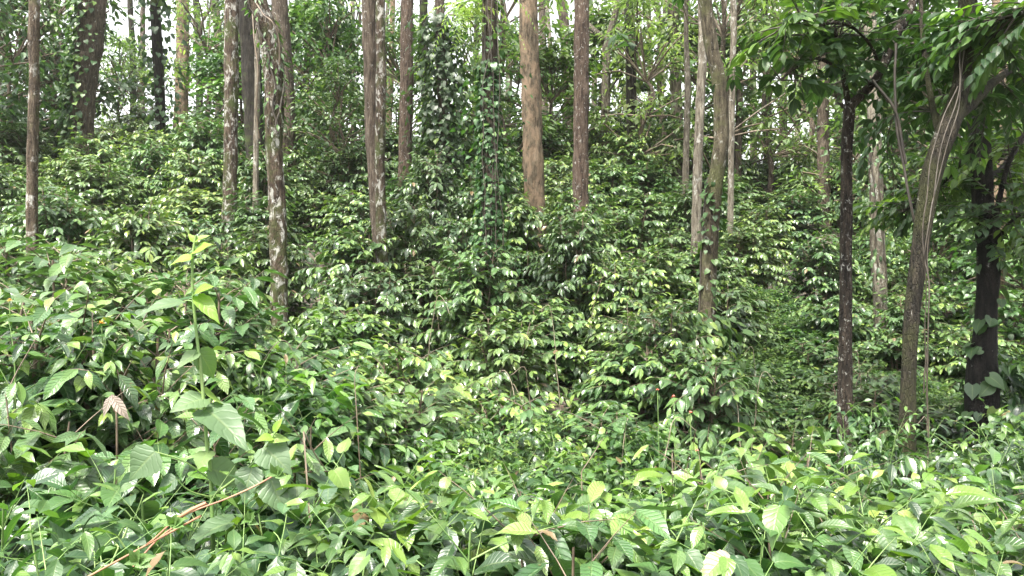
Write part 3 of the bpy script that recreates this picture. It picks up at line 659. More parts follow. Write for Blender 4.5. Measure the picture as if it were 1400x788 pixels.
def liana(label, Y, lines, r=.009, mat='grey', nm='hanging_liana'):
    b = at(lines[0][-1][0], lines[0][-1][1], Y); base = Vector((b.x, Y, ground(b.x, Y)))
    t = thing(nm, label, 'vine', base)
    for l in lines:
        px = l[0][0]; pts = [at(a_, b_, Y + dy) - base for a_, b_, dy in l]; e = pts[-1]
        if e.z < .9: pts.append(Vector((e.x + U(-.05, .05), e.y, -.05)))
        tb = Tubes(); sp = [Vector(q) + noise.noise_vector(Vector(q) * 2.6 + Vector((len(pts), px, 0))) * .028 for q in spline([tuple(p) for p in pts], .05)]; tb.add(sp, [r * (1 - .35 * i / 200) * (1 + .25 * noise.noise(Vector(q) * 4)) for i, q in enumerate(sp)], 7, .2)
        part('strand', tb.build('strand', SM[mat]), t)
liana('bundle of thin lianas hanging beside the leaning mossy tree', 5.9, [[(1312, 70, .0), (1308, 125, -.05), (1294, 175, -.12), (1283, 215, -.14), (1276, 262, -.2), (1272, 330, -.1), (1268, 430, -.1), (1270, 560, -.1), (1266, 625, -.1)],
      [(1318, 70, .05), (1314, 128, -.02), (1304, 172, -.1), (1282, 250, -.15), (1266, 320, -.3), (1266, 400, -.2), (1263, 470, -.15), (1268, 590, -.1)], [(1308, 120, -.02), (1288, 172, -.12), (1272, 225, -.16), (1264, 290, -.18), (1264, 350, -.2), (1270, 420, -.25), (1263, 540, -.2)]], .0045, 'dim')
liana('dark liana looping from the forked tree down to the bushes', 6.2, [[(1224, 60, 0), (1222, 110, 0), (1226, 170, 0), (1240, 240, 0), (1250, 300, 0), (1262, 350, .1)], [(1196, 110, 0), (1222, 150, 0), (1238, 225, 0)]], .011, 'dark')
liana('straight thin lianas hanging down over the vine-wrapped trunk', 10.7, [[(672, -10, 0), (670, 60, -.05), (661, 120, -.1), (660, 200, -.1), (664, 300, -.1), (668, 390, 0)], [(680, -10, 0), (683, 80, -.1), (681, 180, -.1), (677, 280, -.1), (680, 390, 0)], [(665, -10, 0), (673, 90, -.1), (676, 200, -.1), (686, 290, -.1), (690, 380, 0)]], .006, 'dim')
liana('bare twisting root stems hanging from the crooked trunk bend', 8.8, [[(352, 8, 0), (362, 22, -.15), (371, 30, -.2), (380, 55, -.15), (381, 90, -.1)], [(345, 20, 0), (349, 60, -.1), (352, 100, -.1), (350, 150, 0), (355, 190, .1)]], .008, 'brown')

# ------------------------------------------------------------------ leafy forest trees over the crest and between the tall trunks
def forest_proto(mat, H, rx, n, ll, seed, kind='lance', clumps=46, zc=.62, tint=(.2, .75)):
    lv = Leaves(); tb = Tubes(); tk = Tubes()
    st = [Vector((U(-.12, .12) * k, U(-.12, .12) * k, H * .85 * k / 5)) for k in range(6)]
    sp = spline([tuple(p) for p in st], .3); tk.add(sp, [.11 * (1 - .8 * i / len(sp)) * (H / 7) for i in range(len(sp))], 10, .1)
    for c in range(clumps):
        f = U(.16, 1.0); env = math.sin(min(1, max(.0, (f - .05) * 1.15)) * math.pi) ** .55
        a = U(0, 6.28); r = rx * env * math.sqrt(U(.08, 1)); q = min(4, int(f * .95 * 5)); root = st[q].lerp(st[q + 1], .4)
        ctr = Vector((root.x + math.cos(a) * r, root.y + math.sin(a) * r, H * f))
        tb.add([tuple(v) for v in spline([root, root.lerp(ctr, .55) + Vector((0, 0, U(-.1, .25))), ctr], .4)], .03, 4)
        tt = U(*tint); s = U(.35, .75) * rx * .42
        for k in range(n // clumps):
            v = Vector((R.normal(), R.normal(), R.normal() * .5)) * s * .6; o = v.normalized()
            lv.add(kind, ctr + v, Vector((o.x + U(-.6, .6), o.y + U(-.6, .6), U(-.9, .25))), (UP + Vector((U(-.7, .7), U(-.7, .7), 0))), ll * U(.65, 1.25), min(.98, max(.02, tt + U(-.2, .2))))
    return lv.build('forest_foliage', LM[mat]), tk.build('forest_trunk', BM['brown']), tb.build('forest_limbs', SM['brown'])
FT = {'airy': forest_proto('airy', 7, 2.3, 1900, .24, 1), 'bright': forest_proto('small', 6, 2.2, 2500, .20, 2, 'ovate', 44), 'dense': forest_proto('forest', 7.5, 2.6, 2700, .24, 3, 'ellip', 58),
      'loose': forest_proto('airy', 9, 2.2, 1500, .26, 4, 'lance', 40), 'dark': forest_proto('forest', 9, 2.8, 2700, .27, 5, 'ellip', 54, tint=(.05, .5))}
FW = {'airy': 'airy pale tree', 'bright': 'bright bushy tree', 'dense': 'dense dark tree', 'loose': 'loose feathery tree', 'dark': 'tall deep-green tree'}
ft = [(-60, 20, 'dark', 1.0), (20, 24, 'dense', 1.0), (75, 27, 'dark', 1.1), (60, 34, 'bright', 1.1), (165, 30, 'airy', .75), (185, 36, 'dense', .8), (285, 27, 'loose', .9), (330, 24, 'bright', .9), (318, 34, 'dense', 1.1),
      (410, 25, 'bright', 1.05), (455, 24, 'dense', .8), (430, 34, 'airy', 1.1), (480, 31, 'loose', 1.0), (470, 20, 'dense', .55), (540, 27, 'dense', .8), (560, 36, 'airy', 1.0), (650, 26, 'airy', .9),
      (690, 24, 'loose', 1.1), (700, 33, 'bright', 1.0), (750, 25, 'bright', .8), (815, 28, 'bright', 1.0), (850, 33, 'airy', 1.1), (880, 24, 'airy', .95), (905, 30, 'loose', 1.1), (945, 27, 'bright', 1.1), 
      (985, 25, 'loose', 1.15), (1010, 31, 'airy', 1.2), (1050, 26, 'airy', 1.1), (1075, 34, 'loose', 1.25), (1105, 29, 'airy', 1.2), (1150, 24, 'airy', 1.0), (1180, 31, 'bright', 1.5), (1225, 22, 'dense', .9), (1270, 26, 'bright', 1.2), (1310, 20, 'dense', 1.0), (1350, 27, 'bright', 1.2),
      (1400, 19, 'bright', 1.0), (1450, 23, 'dense', 1.2), (1290, 15, 'bright', .55), (1390, 12.5, 'bright', .5), (390, 50, 'dense', 1.1), (660, 50, 'airy', 1.2), (520, 55, 'airy', 1.3), (870, 55, 'airy', 1.3), (990, 52, 'airy', 1.4), (1120, 55, 'airy', 1.5), (1250, 50, 'dense', 1.6), (1380, 45, 'dark', 1.5)]
items = [dict(px=p, Y=y, k=k, s=s, adj='') for p, y, k, s in ft]
for k in FT:
    sub = [i for i in items if i['k'] == k]; describe(sub, FW[k])
FR = {}
for it in items:
    x = (it['px'] - 700) / FPX * it['Y']; loc = (x, it['Y'], ground(x, it['Y']) - .05); s = it['s']; sc = (s * U(.9, 1.15), s * U(.9, 1.15), s * U(.92, 1.1)); lb = it['label'].strip()
    if it['k'] in FR: dup(FR[it['k']], loc, U(0, 6.28), sc, lb, 'forest trees behind the coffee slope')
    else:
        t = thing('forest_tree', lb, 'tree', loc, 'forest trees behind the coffee slope', U(0, 6), sc); f, k_, l = FT[it['k']]
        part('trunk', k_, t); part('limbs', l, t); part('foliage', f, t); FR[it['k']] = t

# ------------------------------------------------------------------ low plants
def herb(name, label, cat, loc, stems, leafm, kind, ll, spacing, tint, stemm='green', opposite=True, droop=.25, petiole=.15, sr=.006, tipbright=.35, group=None, wid=1.0, hang=.25, taper=.5, bare=.2):
    """a soft plant: stems are lists of points relative to its base, leaves along each in pairs or alternating, smaller and paler to the tip"""
    t = thing(name, label, cat, loc, group); lv = Leaves(); tb = Tubes()
    for st in stems:
        sp = [Vector(q) for q in spline([tuple(p) for p in st], .03)]; n = len(sp)
        tb.add(sp, [sr * (1 - .65 * i / n) for i in range(n)], 6)
        L_ = sum((sp[i + 1] - sp[i]).length for i in range(n - 1)); s = 0; nxt = L_ * bare; th = U(0, 3.14)
        for i in range(1, n):
            s += (sp[i] - sp[i - 1]).length
            if s >= nxt or i == n - 1:
                d = (sp[i] - sp[i - 1]).normalized(); f = s / L_
                a = d.cross(Vector((.2, .1, 1))); a = a.normalized() if a.length > .05 else Vector((1, 0, 0)); b = d.cross(a)
                for q in range(2 if opposite else 1):
                    o = a * math.cos(th + q * math.pi) + b * math.sin(th + q * math.pi)
                    ld = (o + d * U(.1, .6) + Vector((0, 0, U(-hang, .2)))).normalized(); p1 = sp[i] + ld * ll * petiole
                    size = ll * U(.75, 1.2) * (1 - taper * max(0, f - .55) / .45) * (.5 if i == n - 1 else 1)
                    if petiole > .05: tb.add([sp[i], sp[i].lerp(p1, .5) + Vector((0, 0, .004)), p1], sr * .35, 4)
                    ld2 = (ld + Vector((0, 0, -droop * U(.3, 1.6)))).normalized()
                    lv.add(kind, p1, ld2, (UP + Vector((U(-.35, .35), U(-.35, .35), 0)) + o * .25).normalized(), size, min(.98, max(.02, U(*tint) + tipbright * max(0, f - .7) / .3)), wid)
                th += math.pi / 2 if opposite else 2.4; nxt = s + spacing * U(.75, 1.25) * (1 - .4 * f)
    part('stem', tb.build('stem', SM[stemm]), t); part('foliage', lv.build('foliage', LM[leafm]), t)
    return t
def fan(H, n, spread, bend=.3, lean=(0, 0)):
    out = []
    for k in range(n):
        a = U(0, 6.28); h = H * U(.7, 1.0); r = spread * U(.3, 1.0)
        e = Vector((math.cos(a) * r + lean[0], math.sin(a) * r + lean[1], h))
        out.append([Vector((math.cos(a) * .03, math.sin(a) * .03, -.04)), Vector((e.x * .25, e.y * .25, h * .4)), Vector((e.x * .6, e.y * .6, h * .78)), Vector((e.x, e.y, h - bend * r * .4))])
    return out

def shrub(name, cat, H, Rr, stems, **kw):
    fm, sm = make_coffee(name, H, Rr, stems, **kw)
    t = thing(name, None, cat, (0, 0, -60)); part('stem', sm, t); part('foliage', fm, t)
    return t
# prototypes of the weeds that crowd the verge, then copies of each
KIND = {
 'broad': ('broadleaf_weed', 'weed', 'grey-green broad-leaved weed', lambda: [herb('broadleaf_weed', None, 'weed', (0, 0, -60), fan(1, 9, .45, .3), 'broad', 'ovate', .15, .12, (.1, .6), droop=.6, hang=.2, petiole=.25, taper=.3, tipbright=.2) for k in range(2)]),
 'heart': ('heart_leaved_creeper', 'creeper', 'heart-leaved creeper', lambda: [herb('heart_leaved_creeper', None, 'creeper', (0, 0, -60), fan(1, 12, .55, .5), 'broad', 'heart', .13, .10, (.05, .6), opposite=False, droop=.7, petiole=.4, sr=.004, taper=.3, tipbright=.2) for k in range(2)]),
 'sprout': ('leafy_sapling', 'sapling', 'shining pale sapling', lambda: [shrub('leafy_sapling', 'sapling', 1.0, .5, 5, ll=(.155, .13, .10)[k], young=.15, mat='sprout', sr=.4, lean=.5, stemm='green', tb0=.33, gap=(.06, .05, .045)[k], dz=(.06, .1)) for k in range(3)]),
 'fine': ('fine_leaved_weed', 'weed', 'fine-leaved yellowish weed', lambda: [shrub('fine_leaved_weed', 'weed', 1.0, .5, 6, ll=.08, young=.12, mat='small', sr=.3, lean=.55, stemm='green', tb0=.34, gap=.045, dz=(.05, .085), kind='ovate' if k else 'ellip') for k in range(2)]),
 'seed': ('coffee_seedling', 'seedling', 'young coffee plant', lambda: [shrub('coffee_seedling', 'seedling', 1.0, .55, 4, ll=(.15, .125, .10)[k], young=.10, mat='coffee', sr=.45, lean=.5, tb0=.38, gap=.065, dz=(.07, .11)) for k in range(3)]),
}
# (kind, surveyed direction, height in the view of its tip, depth)
verge = [('broad', 30, 680, 1.75), ('broad', 120, 690, 1.7), ('heart', 260, 700, 1.6), ('broad', 280, 720, 1.5), ('heart', 330, 690, 1.8), ('broad', 390, 680, 1.9), ('heart', 440, 690, 1.8), ('broad', 470, 680, 2.0), ('heart', 520, 700, 1.65), ('broad', 590, 720, 1.5), ('heart', 640, 690, 1.8), ('broad', 730, 700, 1.7), ('heart', 780, 730, 1.5), ('broad', 840, 720, 1.6), ('broad', 1010, 690, 2.0), ('heart', 1120, 720, 1.7), ('heart', 95, 655, 2.1), ('seed', 10, 560, 2.6), ('heart', 140, 720, 1.6), ('seed', 130, 560, 3.0), ('sprout', 55, 600, 2.4), ('heart', 30, 620, 2.2), ('fine', 175, 690, 1.7), ('broad', 215, 715, 1.6),
         ('broad', 330, 650, 2.0), ('heart', 385, 700, 1.55), ('broad', 420, 690, 1.7), ('heart', 470, 720, 1.5), ('fine', 440, 655, 2.1), ('fine', 375, 720, 1.45), ('broad', 500, 640, 2.3), ('sprout', 545, 655, 2.1), ('heart', 560, 690, 1.7), ('broad', 610, 680, 1.8), ('sprout', 640, 645, 2.0), ('seed', 690, 670, 1.9),
         ('sprout', 735, 655, 2.0), ('sprout', 800, 665, 2.1), ('seed', 770, 700, 1.75), ('broad', 680, 715, 1.5), ('sprout', 850, 690, 2.0), ('broad', 900, 705, 1.7), ('sprout', 940, 665, 2.3), ('sprout', 1000, 655, 2.3), ('sprout', 1050, 690, 1.9), ('seed', 1100, 700, 2.0), ('sprout', 1130, 670, 2.4), ('sprout', 1180, 690, 2.1),
         ('seed', 1230, 680, 2.5), ('sprout', 1270, 690, 2.3), ('seed', 1310, 665, 2.8), ('seed', 1360, 690, 2.4), ('sprout', 1390, 660, 3.0), ('seed', 1420, 700, 2.3), ('heart', 1340, 715, 2.0), ('fine', 1000, 715, 1.6), ('heart', 950, 735, 1.5), ('sprout', 1090, 740, 1.6), ('sprout', 1200, 735, 1.7),
         ('seed', 300, 560, 3.0), ('seed', 380, 570, 3.2), ('broad', 350, 600, 2.7), ('seed', 450, 600, 3.0), ('fine', 520, 600, 3.3), ('seed', 580, 590, 3.5), ('broad', 640, 610, 3.0), ('seed', 700, 590, 3.6), ('fine', 745, 620, 3.0), ('seed', 800, 590, 3.6), ('fine', 860, 610, 3.4), ('seed', 910, 600, 3.6), ('broad', 850, 640, 2.7), ('seed', 960, 590, 3.9),
         ('sprout', 1120, 595, 4.0), ('broad', 1150, 610, 3.6), ('seed', 1060, 615, 3.4), ('sprout', 1230, 630, 3.4), ('seed', 1300, 620, 3.8), ('sprout', 1350, 600, 4.4), ('seed', 1180, 640, 3.1), ('fine', 1250, 650, 3.0), ('seed', 1020, 635, 3.0), ('sprout', 250, 620, 2.5), ('seed', 210, 560, 3.2), ('fine', 480, 560, 4.0), ('sprout', 610, 560, 4.2), ('fine', 690, 545, 4.8), ('sprout', 760, 550, 4.6), ('fine', 820, 540, 5.0),
         ('sprout', 90, 430, 3.2), ('seed', 180, 450, 3.4), ('fine', 330, 480, 4.2), ('sprout', 400, 500, 4.0), ('sprout', 560, 500, 5.2), ('sprout', 470, 470, 5.0), ('fine', 640, 500, 5.8), ('sprout', 740, 500, 6.0), ('fine', 870, 500, 6.2), ('sprout', 430, 345, 7.5), ('sprout', 490, 380, 8.5), ('fine', 1180, 520, 5.6), ('sprout', 1320, 540, 5.6), ('sprout', 1390, 470, 8.0), ('fine', 1400, 560, 6.0)]
pick = lambda: ('fine', 'sprout', 'fine', 'seed', 'sprout')[int(R.integers(5))]
cover = [(pick(), U(1000, 1160), U(9, 15)) for k in range(70)] + [(pick(), U(1150, 1330), U(8, 13)) for k in range(45)] + [('heart', U(1160, 1420), U(5.5, 9)) for k in range(12)]
verge = [(k, px, py + (10 if Yv < 1.75 else 0), max(Yv, 1.75)) for k, px, py, Yv in verge]
verge = [(('fine' if i % 3 == 1 else k) if Yv > 2.9 and 420 < px < 1000 and k != 'broad' else k, px, py + ((80 if Yv > 2.9 else (28 if Yv > 1.8 else 5)) if 420 < px < 1000 else (38 if 1120 < px < 1330 and Yv > 2.7 else 0)), Yv) for i, (k, px, py, Yv) in enumerate(verge)]
vi = [dict(kind=k, px=px, Y=y, H=None, py=py, adj='') for k, px, py, y in verge] + [dict(kind=k, px=px, Y=y, H=U(.5, .85), adj='') for k, px, y in cover]
for k in KIND:
    sub = [v for v in vi if v['kind'] == k]; describe(sub, KIND[k][2])
used = {}
for k in KIND: used[k] = [KIND[k][3](), 0]
for v in vi:
    x = (v['px'] - 700) / FPX * v['Y']; gz = ground(x, v['Y'])
    H = v['H'] or max(.35, EYE + (394 - v['py']) / FPX * v['Y'] - gz)
    ps_, n = used[v['kind']]; wid = (.85 + .25 * H) if H > .7 or not v['H'] else 1.15
    g = {'broad': 'broad-leaved weeds on the verge', 'heart': 'heart-leaved creepers', 'sprout': 'light green saplings', 'fine': 'fine-leaved weeds', 'seed': 'young coffee plants'}[v['kind']]
    sc = (wid, wid, H) if H < 1.15 else (1.1, 1.1, H)
    if n < len(ps_):
        o = ps_[n]; o.location = (x, v['Y'], gz - .02); o.scale = sc; o['label'] = v['label'].strip(); o['group'] = g
    else: dup(ps_[n % len(ps_)], (x, v['Y'], gz - .02), U(0, 6.28), sc, v['label'].strip(), g)
    used[v['kind']][1] += 1

# the tall weed at the verge, its leaves set one by one
def hero(Y=2.2):
    b = at(288, 690, Y); base = Vector((b.x, Y, ground(b.x, Y)))
    t = thing('tall_weed', 'tall single-stemmed weed with big pale ovate leaves rising above the verge', 'weed', base)
    q = lambda px, py, dy=0: at(px, py, Y + dy) - base
    tb = Tubes()
    def stem(l, r0, r1):
        sp = spline([tuple(p) for p in l], .02); tb.add(sp, [r0 + (r1 - r0) * i / len(sp) for i in range(len(sp))], 8)
    stem([Vector((.04, 0, -.05)), q(290, 700), q(283, 610), q(276, 520), q(268, 450), q(263, 390), q(264, 345), q(268, 322)], .010, .0035)
    stem([q(288, 680), q(315, 660, -.03), q(345, 635, -.05), q(368, 605, -.06), q(378, 588, -.06)], .0045, .002)
    stem([q(288, 680), q(260, 672, -.05), q(240, 655, -.08)], .003, .002)
    lv = Leaves()
    def leaf(p0, p1, tint, w=1., roll=0., k=None, dy=(0, 0), kind='ovate', up=None):
        a = q(*p0, dy[0]); e = q(*p1, dy[1]); d = e - a
        lv.add(kind, a, d.normalized(), up or Vector((roll, -.75, .8)), d.length, tint, w, k)
    leaf((264, 352), (231, 355), .97, 1.0, dy=(0, -.03), up=Vector((0, -.5, .9)))
    leaf((264, 345), (290, 332), .97, .8, dy=(0, -.04)); leaf((266, 330), (257, 318), .98, .8); leaf((266, 330), (284, 318), .95, .7)
    leaf((266, 402), (283, 385), .97, .9, dy=(0, -.05)); leaf((263, 395), (250, 404), .85, .8)
    leaf((250, 414), (186, 417), .5, .85, k=2, dy=(-.02, -.1), up=Vector((0, -.35, .95))); stem([q(263, 412), q(256, 411), q(248, 414, -.02)], .002, .0015)
    leaf((270, 405), (300, 438), .93, .62, k=1, dy=(-.01, -.05), up=Vector((.5, -.8, .3)))
    leaf((272, 480), (300, 520), .5, .9, k=2, dy=(0, .05)); leaf((270, 482), (240, 500), .6, .9, dy=(0, -.05))
    leaf((280, 545), (233, 556), .55, 1.25, k=1, dy=(0, -.08), up=Vector((0, -.6, .8))); leaf((282, 540), (322, 548), .9, 1.0, dy=(0, .1)); leaf((280, 560), (337, 592), .40, .78, k=2, dy=(0, -.12), up=Vector((.3, -.5, .8)))
    leaf((284, 618), (270, 640), .75, 1, dy=(0, -.08)); leaf((286, 640), (340, 660), .55, 1.1, k=1, dy=(0, .06))
    leaf((240, 655), (211, 676), .12, 1.3, k=1, dy=(-.08, -.1)); leaf((212, 618), (172, 655), .45, 1.45, k=2, dy=(-.08, -.12), up=Vector((.2, -.85, .5))); stem([q(286, 655), q(250, 630, -.05), q(212, 618, -.08)], .002, .0015)
    leaf((360, 612), (398, 640), .45, 1.3, k=2, dy=(-.06, -.1), up=Vector((.3, -.7, .6))); leaf((368, 600), (395, 598), .9, .9, dy=(-.06, -.06)); leaf((375, 590), (385, 570), .97, .7, dy=(-.06, -.06)); leaf((372, 598), (350, 600), .95, .9, dy=(-.06, -.1))
    leaf((370, 655), (388, 700), .5, 1.2, k=2, dy=(-.05, -.1), up=Vector((.2, -.9, .4))); leaf((345, 640), (330, 685), .35, 1.2, k=1, dy=(-.05, -.1), up=Vector((0, -.9, .4)))
    part('stem', tb.build('stem', SM['green']), t); part('foliage', lv.build('foliage', LM['weed']), t)
hero()
def cane(Y=1.45):
    b = at(165, 800, Y); base = Vector((b.x, Y, ground(b.x, Y))); foot = at(-1650, 1748, Y) - base; q = lambda px, py, dy=0: at(px, py, Y + dy) - base
    t = thing('dry_cane', 'reddish dry cane slanting up through the verge weeds, yellow scraps of leaf on it', 'cane', base)
    tb = Tubes()
    for l, r0, r1 in (([foot, q(120, 789), q(200, 745), q(245, 708), q(310, 682, .03), (q(350, 664, .05)), q(382, 646, .08)], .0052, .0016), ([q(182, 775), q(215, 738, .03), q(236, 722, .04)], .002, .0014), ([q(238, 713), q(262, 697, -.03), q(282, 688, -.03)], .0045, .003)):
        sp = spline([tuple(p) for p in l], .015); tb.add(sp, [(r0 + (r1 - r0) * i / len(sp)) * (1 + .18 * noise.noise(Vector(s) * 60)) for i, s in enumerate(sp)], 8)
    part('stem', tb.build('stem', SM['red']), t)
    lv = Leaves()
    for (cx, cy, r) in ((188, 768, 17), (238, 716, 13), (378, 648, 12), (340, 712, 10)):
        for k in range(5):
            a = -.3 + k * .9 + U(-.2, .2); p0 = q(cx, cy, -.01); p1 = q(cx + r * math.cos(a), cy - r * math.sin(a), -.03); lv.add('ovate', p0, p1 - p0, Vector((U(-.2, .2), -.8, .5)), (p1 - p0).length, .98, .8)
    part('foliage', lv.build('foliage', LM['broad']), t)
cane()
# a pair of withered leaves on the coffee in the verge
def withered(Y=2.75):
    b = at(153, 545, Y); base = Vector((b.x, Y, ground(b.x, Y))); q = lambda px, py, dy=0: at(px, py, Y + dy) - base
    t = thing('withered_shoot', 'thin shoot with two withered pale brown leaves among dark coffee leaves', 'shoot', base); tb = Tubes()
    sp = spline([(0, 0, 0), tuple(q(160, 620)), tuple(q(156, 560)), tuple(q(153, 540))], .04); tb.add(sp, .004, 6); part('stem', tb.build('stem', SM['brown']), t)
    lv = Leaves()
    for p1, w in (((139, 566), .8), ((170, 569), .85)):
        a = q(153, 540, -.02); e = q(*p1, -.08); lv.add('ellip', a, e - a, Vector((.2, -.9, .3)), (e - a).length * .95, U(.6, .95), w * .9, 3)
    part('foliage', lv.build('foliage', LM['dead']), t)
withered()
# fallen sticks and bare twigs among the leaves
for lab, Yt, l in (('bare brown twig arching out of the weeds near the dry cane', 2.3, [(415, 590), (430, 620), (447, 645)]), ('dead twig leaning among the bushes below the vine-wrapped trunk', 3.2, [(795, 645), (812, 620), (824, 600)]),
                   ('pale stick slanting up through the coffee at the picture edge', 2.7, [(8, 540), (25, 505), (50, 462)]), ('bare stalk standing in weeds below the crooked trunk', 3.4, [(487, 555), (485, 515), (490, 500)])):
    b = at(*l[0], Yt); base = Vector((b.x, Yt, b.z)); t = thing('bare_twig', lab, 'twig', base); tb = Tubes()
    sp = spline([tuple(at(px, py, Yt + .04 * i) - base) for i, (px, py) in enumerate(l)], .02); sp = [tuple(Vector(sp[0]) + Vector((.02, .05, -.5)))] + [tuple(s) for s in sp]
    tb.add(sp, [.0028 * (1 - .5 * i / len(sp)) for i in range(len(sp))], 6); part('stem', tb.build('stem', SM['brown']), t)
arcs = [dict(px=U(-20, 1420), Y=U(1.9, 4.2), adj='thin') for k in range(22)] + [dict(px=U(0, 1400), Y=U(4.2, 11), adj='dry') for k in range(26)]
describe(arcs, 'arching bare stem')
for a in arcs:
    x = (a['px'] - 700) / FPX * a['Y']; g = ground(x, a['Y']); t = thing('arching_twig', a['label'], 'twig', (x, a['Y'], g), 'bare stems arching through the verge'); az = U(0, 6.28); hh = U(1.3, 1.75) if a['adj'] == 'dry' else (U(.55, .85) if abs(a['px'] - 700) < 350 else U(.75, 1.15)); rr_ = U(.25, .6); tb = Tubes()
    sp = spline([(0, 0, -.03), (.12 * math.cos(az), .12 * math.sin(az), hh * .6), (.55 * rr_ * math.cos(az), .55 * rr_ * math.sin(az), hh), (rr_ * math.cos(az), rr_ * math.sin(az), hh * U(.85, 1.02))], .03)
    sp = [Vector(q) + noise.noise_vector(Vector(q) * 5 + Vector((x, 0, 0))) * .02 for q in sp]; tb.add(sp, [(.008 if a['adj'] == 'dry' else .004) * (1 - .7 * i / len(sp)) for i in range(len(sp))], 5); part('stem', tb.build('stem', SM[('brown', 'grey', 'grey')[int(R.integers(3))] if a['adj'] == 'dry' else ('brown', 'red', 'green')[int(R.integers(3))]]), t)
# small orange and red blooms
pm = {'red': petal_mat('red_petal', (.42, .09, .06), (.55, .2, .14)), 'orange': petal_mat('orange_petal', (.6, .25, .03), (.7, .34, .05))}
def bloom(label, px, py, Y, c, r):
    b = at(px, py, Y); g = ground(b.x, Y); base = Vector((b.x, Y, g)); h = b.z - g; r *= .6
    t = thing('wild_flower', label, 'flower', base, 'small wild flowers'); tb = Tubes(); sp = spline([(0, 0, 0), (.02, .02, h * .5), (0, 0, h)], .05); tb.add(sp, .003, 5); part('stem', tb.build('stem', SM['green']), t)
    V, F = [], []
    for k in range(14):
        a = U(0, 6.28); e = U(-.2, 1.3); d = Vector((math.cos(a) * math.cos(e), math.sin(a) * math.cos(e), math.sin(e))); s = d.cross(UP).normalized(); o = len(V); p = Vector((0, 0, h)) + d * r * .35
        for u, v in ((0, 0), (.4, .6), (0, 1), (-.4, .6)): V.append(tuple(p + d * v * r + s * u * r))
        F.append((o, o + 1, o + 2, o + 3))
    part('petals', mesh_from('petals', np.array(V), np.array(F), [pm[c]]), t)
bloom('red flower head in the bushes at the foot of the curved trunk', 944, 565, 5.2, 'red', .022); bloom('small red flower head on the bushes up from the curved trunk foot', 921, 543, 5.6, 'red', .024); bloom('pinkish-red flower by the lower bushes below the curved trunk', 899, 534, 5.6, 'red', .02)
bloom('red bloom low in the leaves below the curved trunk', 953, 617, 3.7, 'red', .014); bloom('orange bloom in the coffee leaves beside the tall weed', 139, 443, 3.3, 'orange', .022); bloom('orange bloom in the coffee at the picture edge', 13, 412, 3.5, 'orange', .018)

# undergrowth that nobody could count, over the soil between the bushes
def undergrowth():
    lv = Leaves()
    n = 0
    while n < 42000:
        y = 1.2 + 27 * U(0, 1) ** 1.4; x = U(-.82, .82) * (y + .6); n += 1
        if noise.noise((x * .6, y * .6, 40)) < -.25: continue
        h = U(.02, .42) * (1 + .5 * noise.noise((x, y, 7))); a = U(0, 6.28)
        lv.add('ellip' if U(0, 1) < .5 else 'ovate', Vector((x, y, ground(x, y) + h)), Vector((math.cos(a), math.sin(a), U(-.4, .4))), UP + Vector((U(-.4, .4), U(-.4, .4), 0)), U(.06, .13) * (1 + y * .03), min(.98, max(.02, .4 + R.normal() * .2)))
    o = bpy.data.objects.new('undergrowth', lv.build('undergrowth', LM['small'])); COL.objects.link(o); tag(o, 'mixed low green undergrowth covering the soil between bushes', kind='stuff')
undergrowth()

# ------------------------------------------------------------------ thin haze volume, added to soften and pale the distance
def haze():
    x0, x1, y0, y1, z0, z1 = -305., 305., -65., 305., -8., 45.
    V = [(x, y, z) for z in (z0, z1) for y in (y0, y1) for x in (x0, x1)]
    F = [(0, 2, 3, 1), (4, 5, 7, 6), (0, 1, 5, 4), (2, 6, 7, 3), (0, 4, 6, 2), (1, 3, 7, 5)]
    m = bpy.data.materials.new('added_haze'); m.use_nodes = True; nt = m.node_tree; nt.nodes.clear(); o = nt.nodes.new('ShaderNodeOutputMaterial')
    v = nt.nodes.new('ShaderNodeVolumePrincipled'); v.inputs['Color'].default_value = (.95, .96, .95, 1); v.inputs['Density'].default_value = .0004; v.inputs['Anisotropy'].default_value = .2
    nt.links.new(v.outputs[0], o.inputs['Volume'])
    ob = bpy.data.objects.new('haze', mesh_from('haze', np.array(V), np.array(F), [m], smooth=False)); COL.objects.link(ob); tag(ob, 'thin pale haze added for a soft glow in the grove', kind='stuff')
haze()
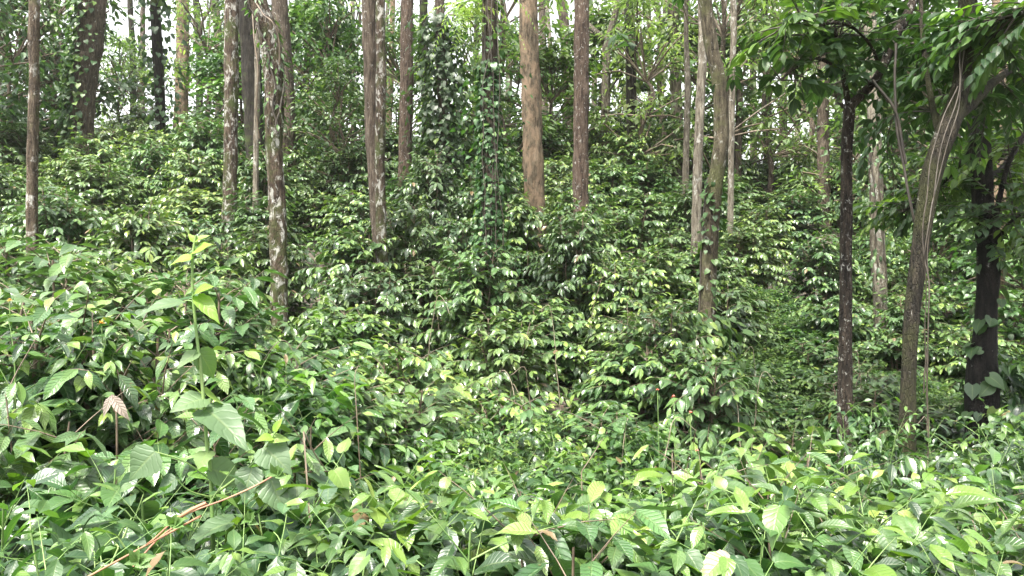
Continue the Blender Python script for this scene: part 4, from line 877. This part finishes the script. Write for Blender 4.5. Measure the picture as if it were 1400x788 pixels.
# ------------------------------------------------------------------ light, sky, camera
SUN_EL, SUN_AZ = rad(64), rad(-35)            # high, a little behind the camera's shoulder
w = bpy.data.worlds.new('World'); S.world = w; w.use_nodes = True; nt = w.node_tree; nt.nodes.clear()
sk = nt.nodes.new('ShaderNodeTexSky'); sk.sky_type = 'NISHITA'; sk.sun_disc = False; sk.sun_elevation = SUN_EL; sk.sun_rotation = math.pi + SUN_AZ * -1
sk.dust_density = 4.0; sk.air_density = 1.0; sk.ozone_density = 1.0
hs = nt.nodes.new('ShaderNodeHueSaturation'); hs.inputs['Saturation'].default_value = .10; hs.inputs['Value'].default_value = 1.0
bg = nt.nodes.new('ShaderNodeBackground'); bg.inputs[1].default_value = .13; wo = nt.nodes.new('ShaderNodeOutputWorld')
nt.links.new(sk.outputs[0], hs.inputs['Color']); nt.links.new(hs.outputs[0], bg.inputs[0]); nt.links.new(bg.outputs[0], wo.inputs[0])
sl = bpy.data.lights.new('sun', 'SUN'); sl.energy = 3.0; sl.angle = rad(12); sl.color = (1, .94, .82)
so = bpy.data.objects.new('sun', sl); COL.objects.link(so)
d = Vector((math.sin(SUN_AZ) * math.cos(SUN_EL), -math.cos(SUN_AZ) * math.cos(SUN_EL), math.sin(SUN_EL)))   # towards the sun
so.rotation_euler = d.to_track_quat('Z', 'Y').to_euler()
cd = bpy.data.cameras.new('camera'); cd.lens = 26; cd.sensor_width = 36; cd.clip_start = .05; cd.clip_end = 2000
co = bpy.data.objects.new('camera', cd); COL.objects.link(co); co.location = (0, 0, EYE); co.rotation_euler = (rad(90), 0, 0); S.camera = co
S.view_settings.view_transform = 'Standard'; S.view_settings.look = 'None'; S.view_settings.gamma = 1; S.view_settings.exposure = 2.25
S.cycles.max_bounces = 7; S.cycles.diffuse_bounces = 4; S.cycles.glossy_bounces = 2; S.cycles.transmission_bounces = 4; S.cycles.caustics_reflective = False; S.cycles.caustics_refractive = False
S.cycles.sample_clamp_indirect = 6
S.cycles.use_denoising = True
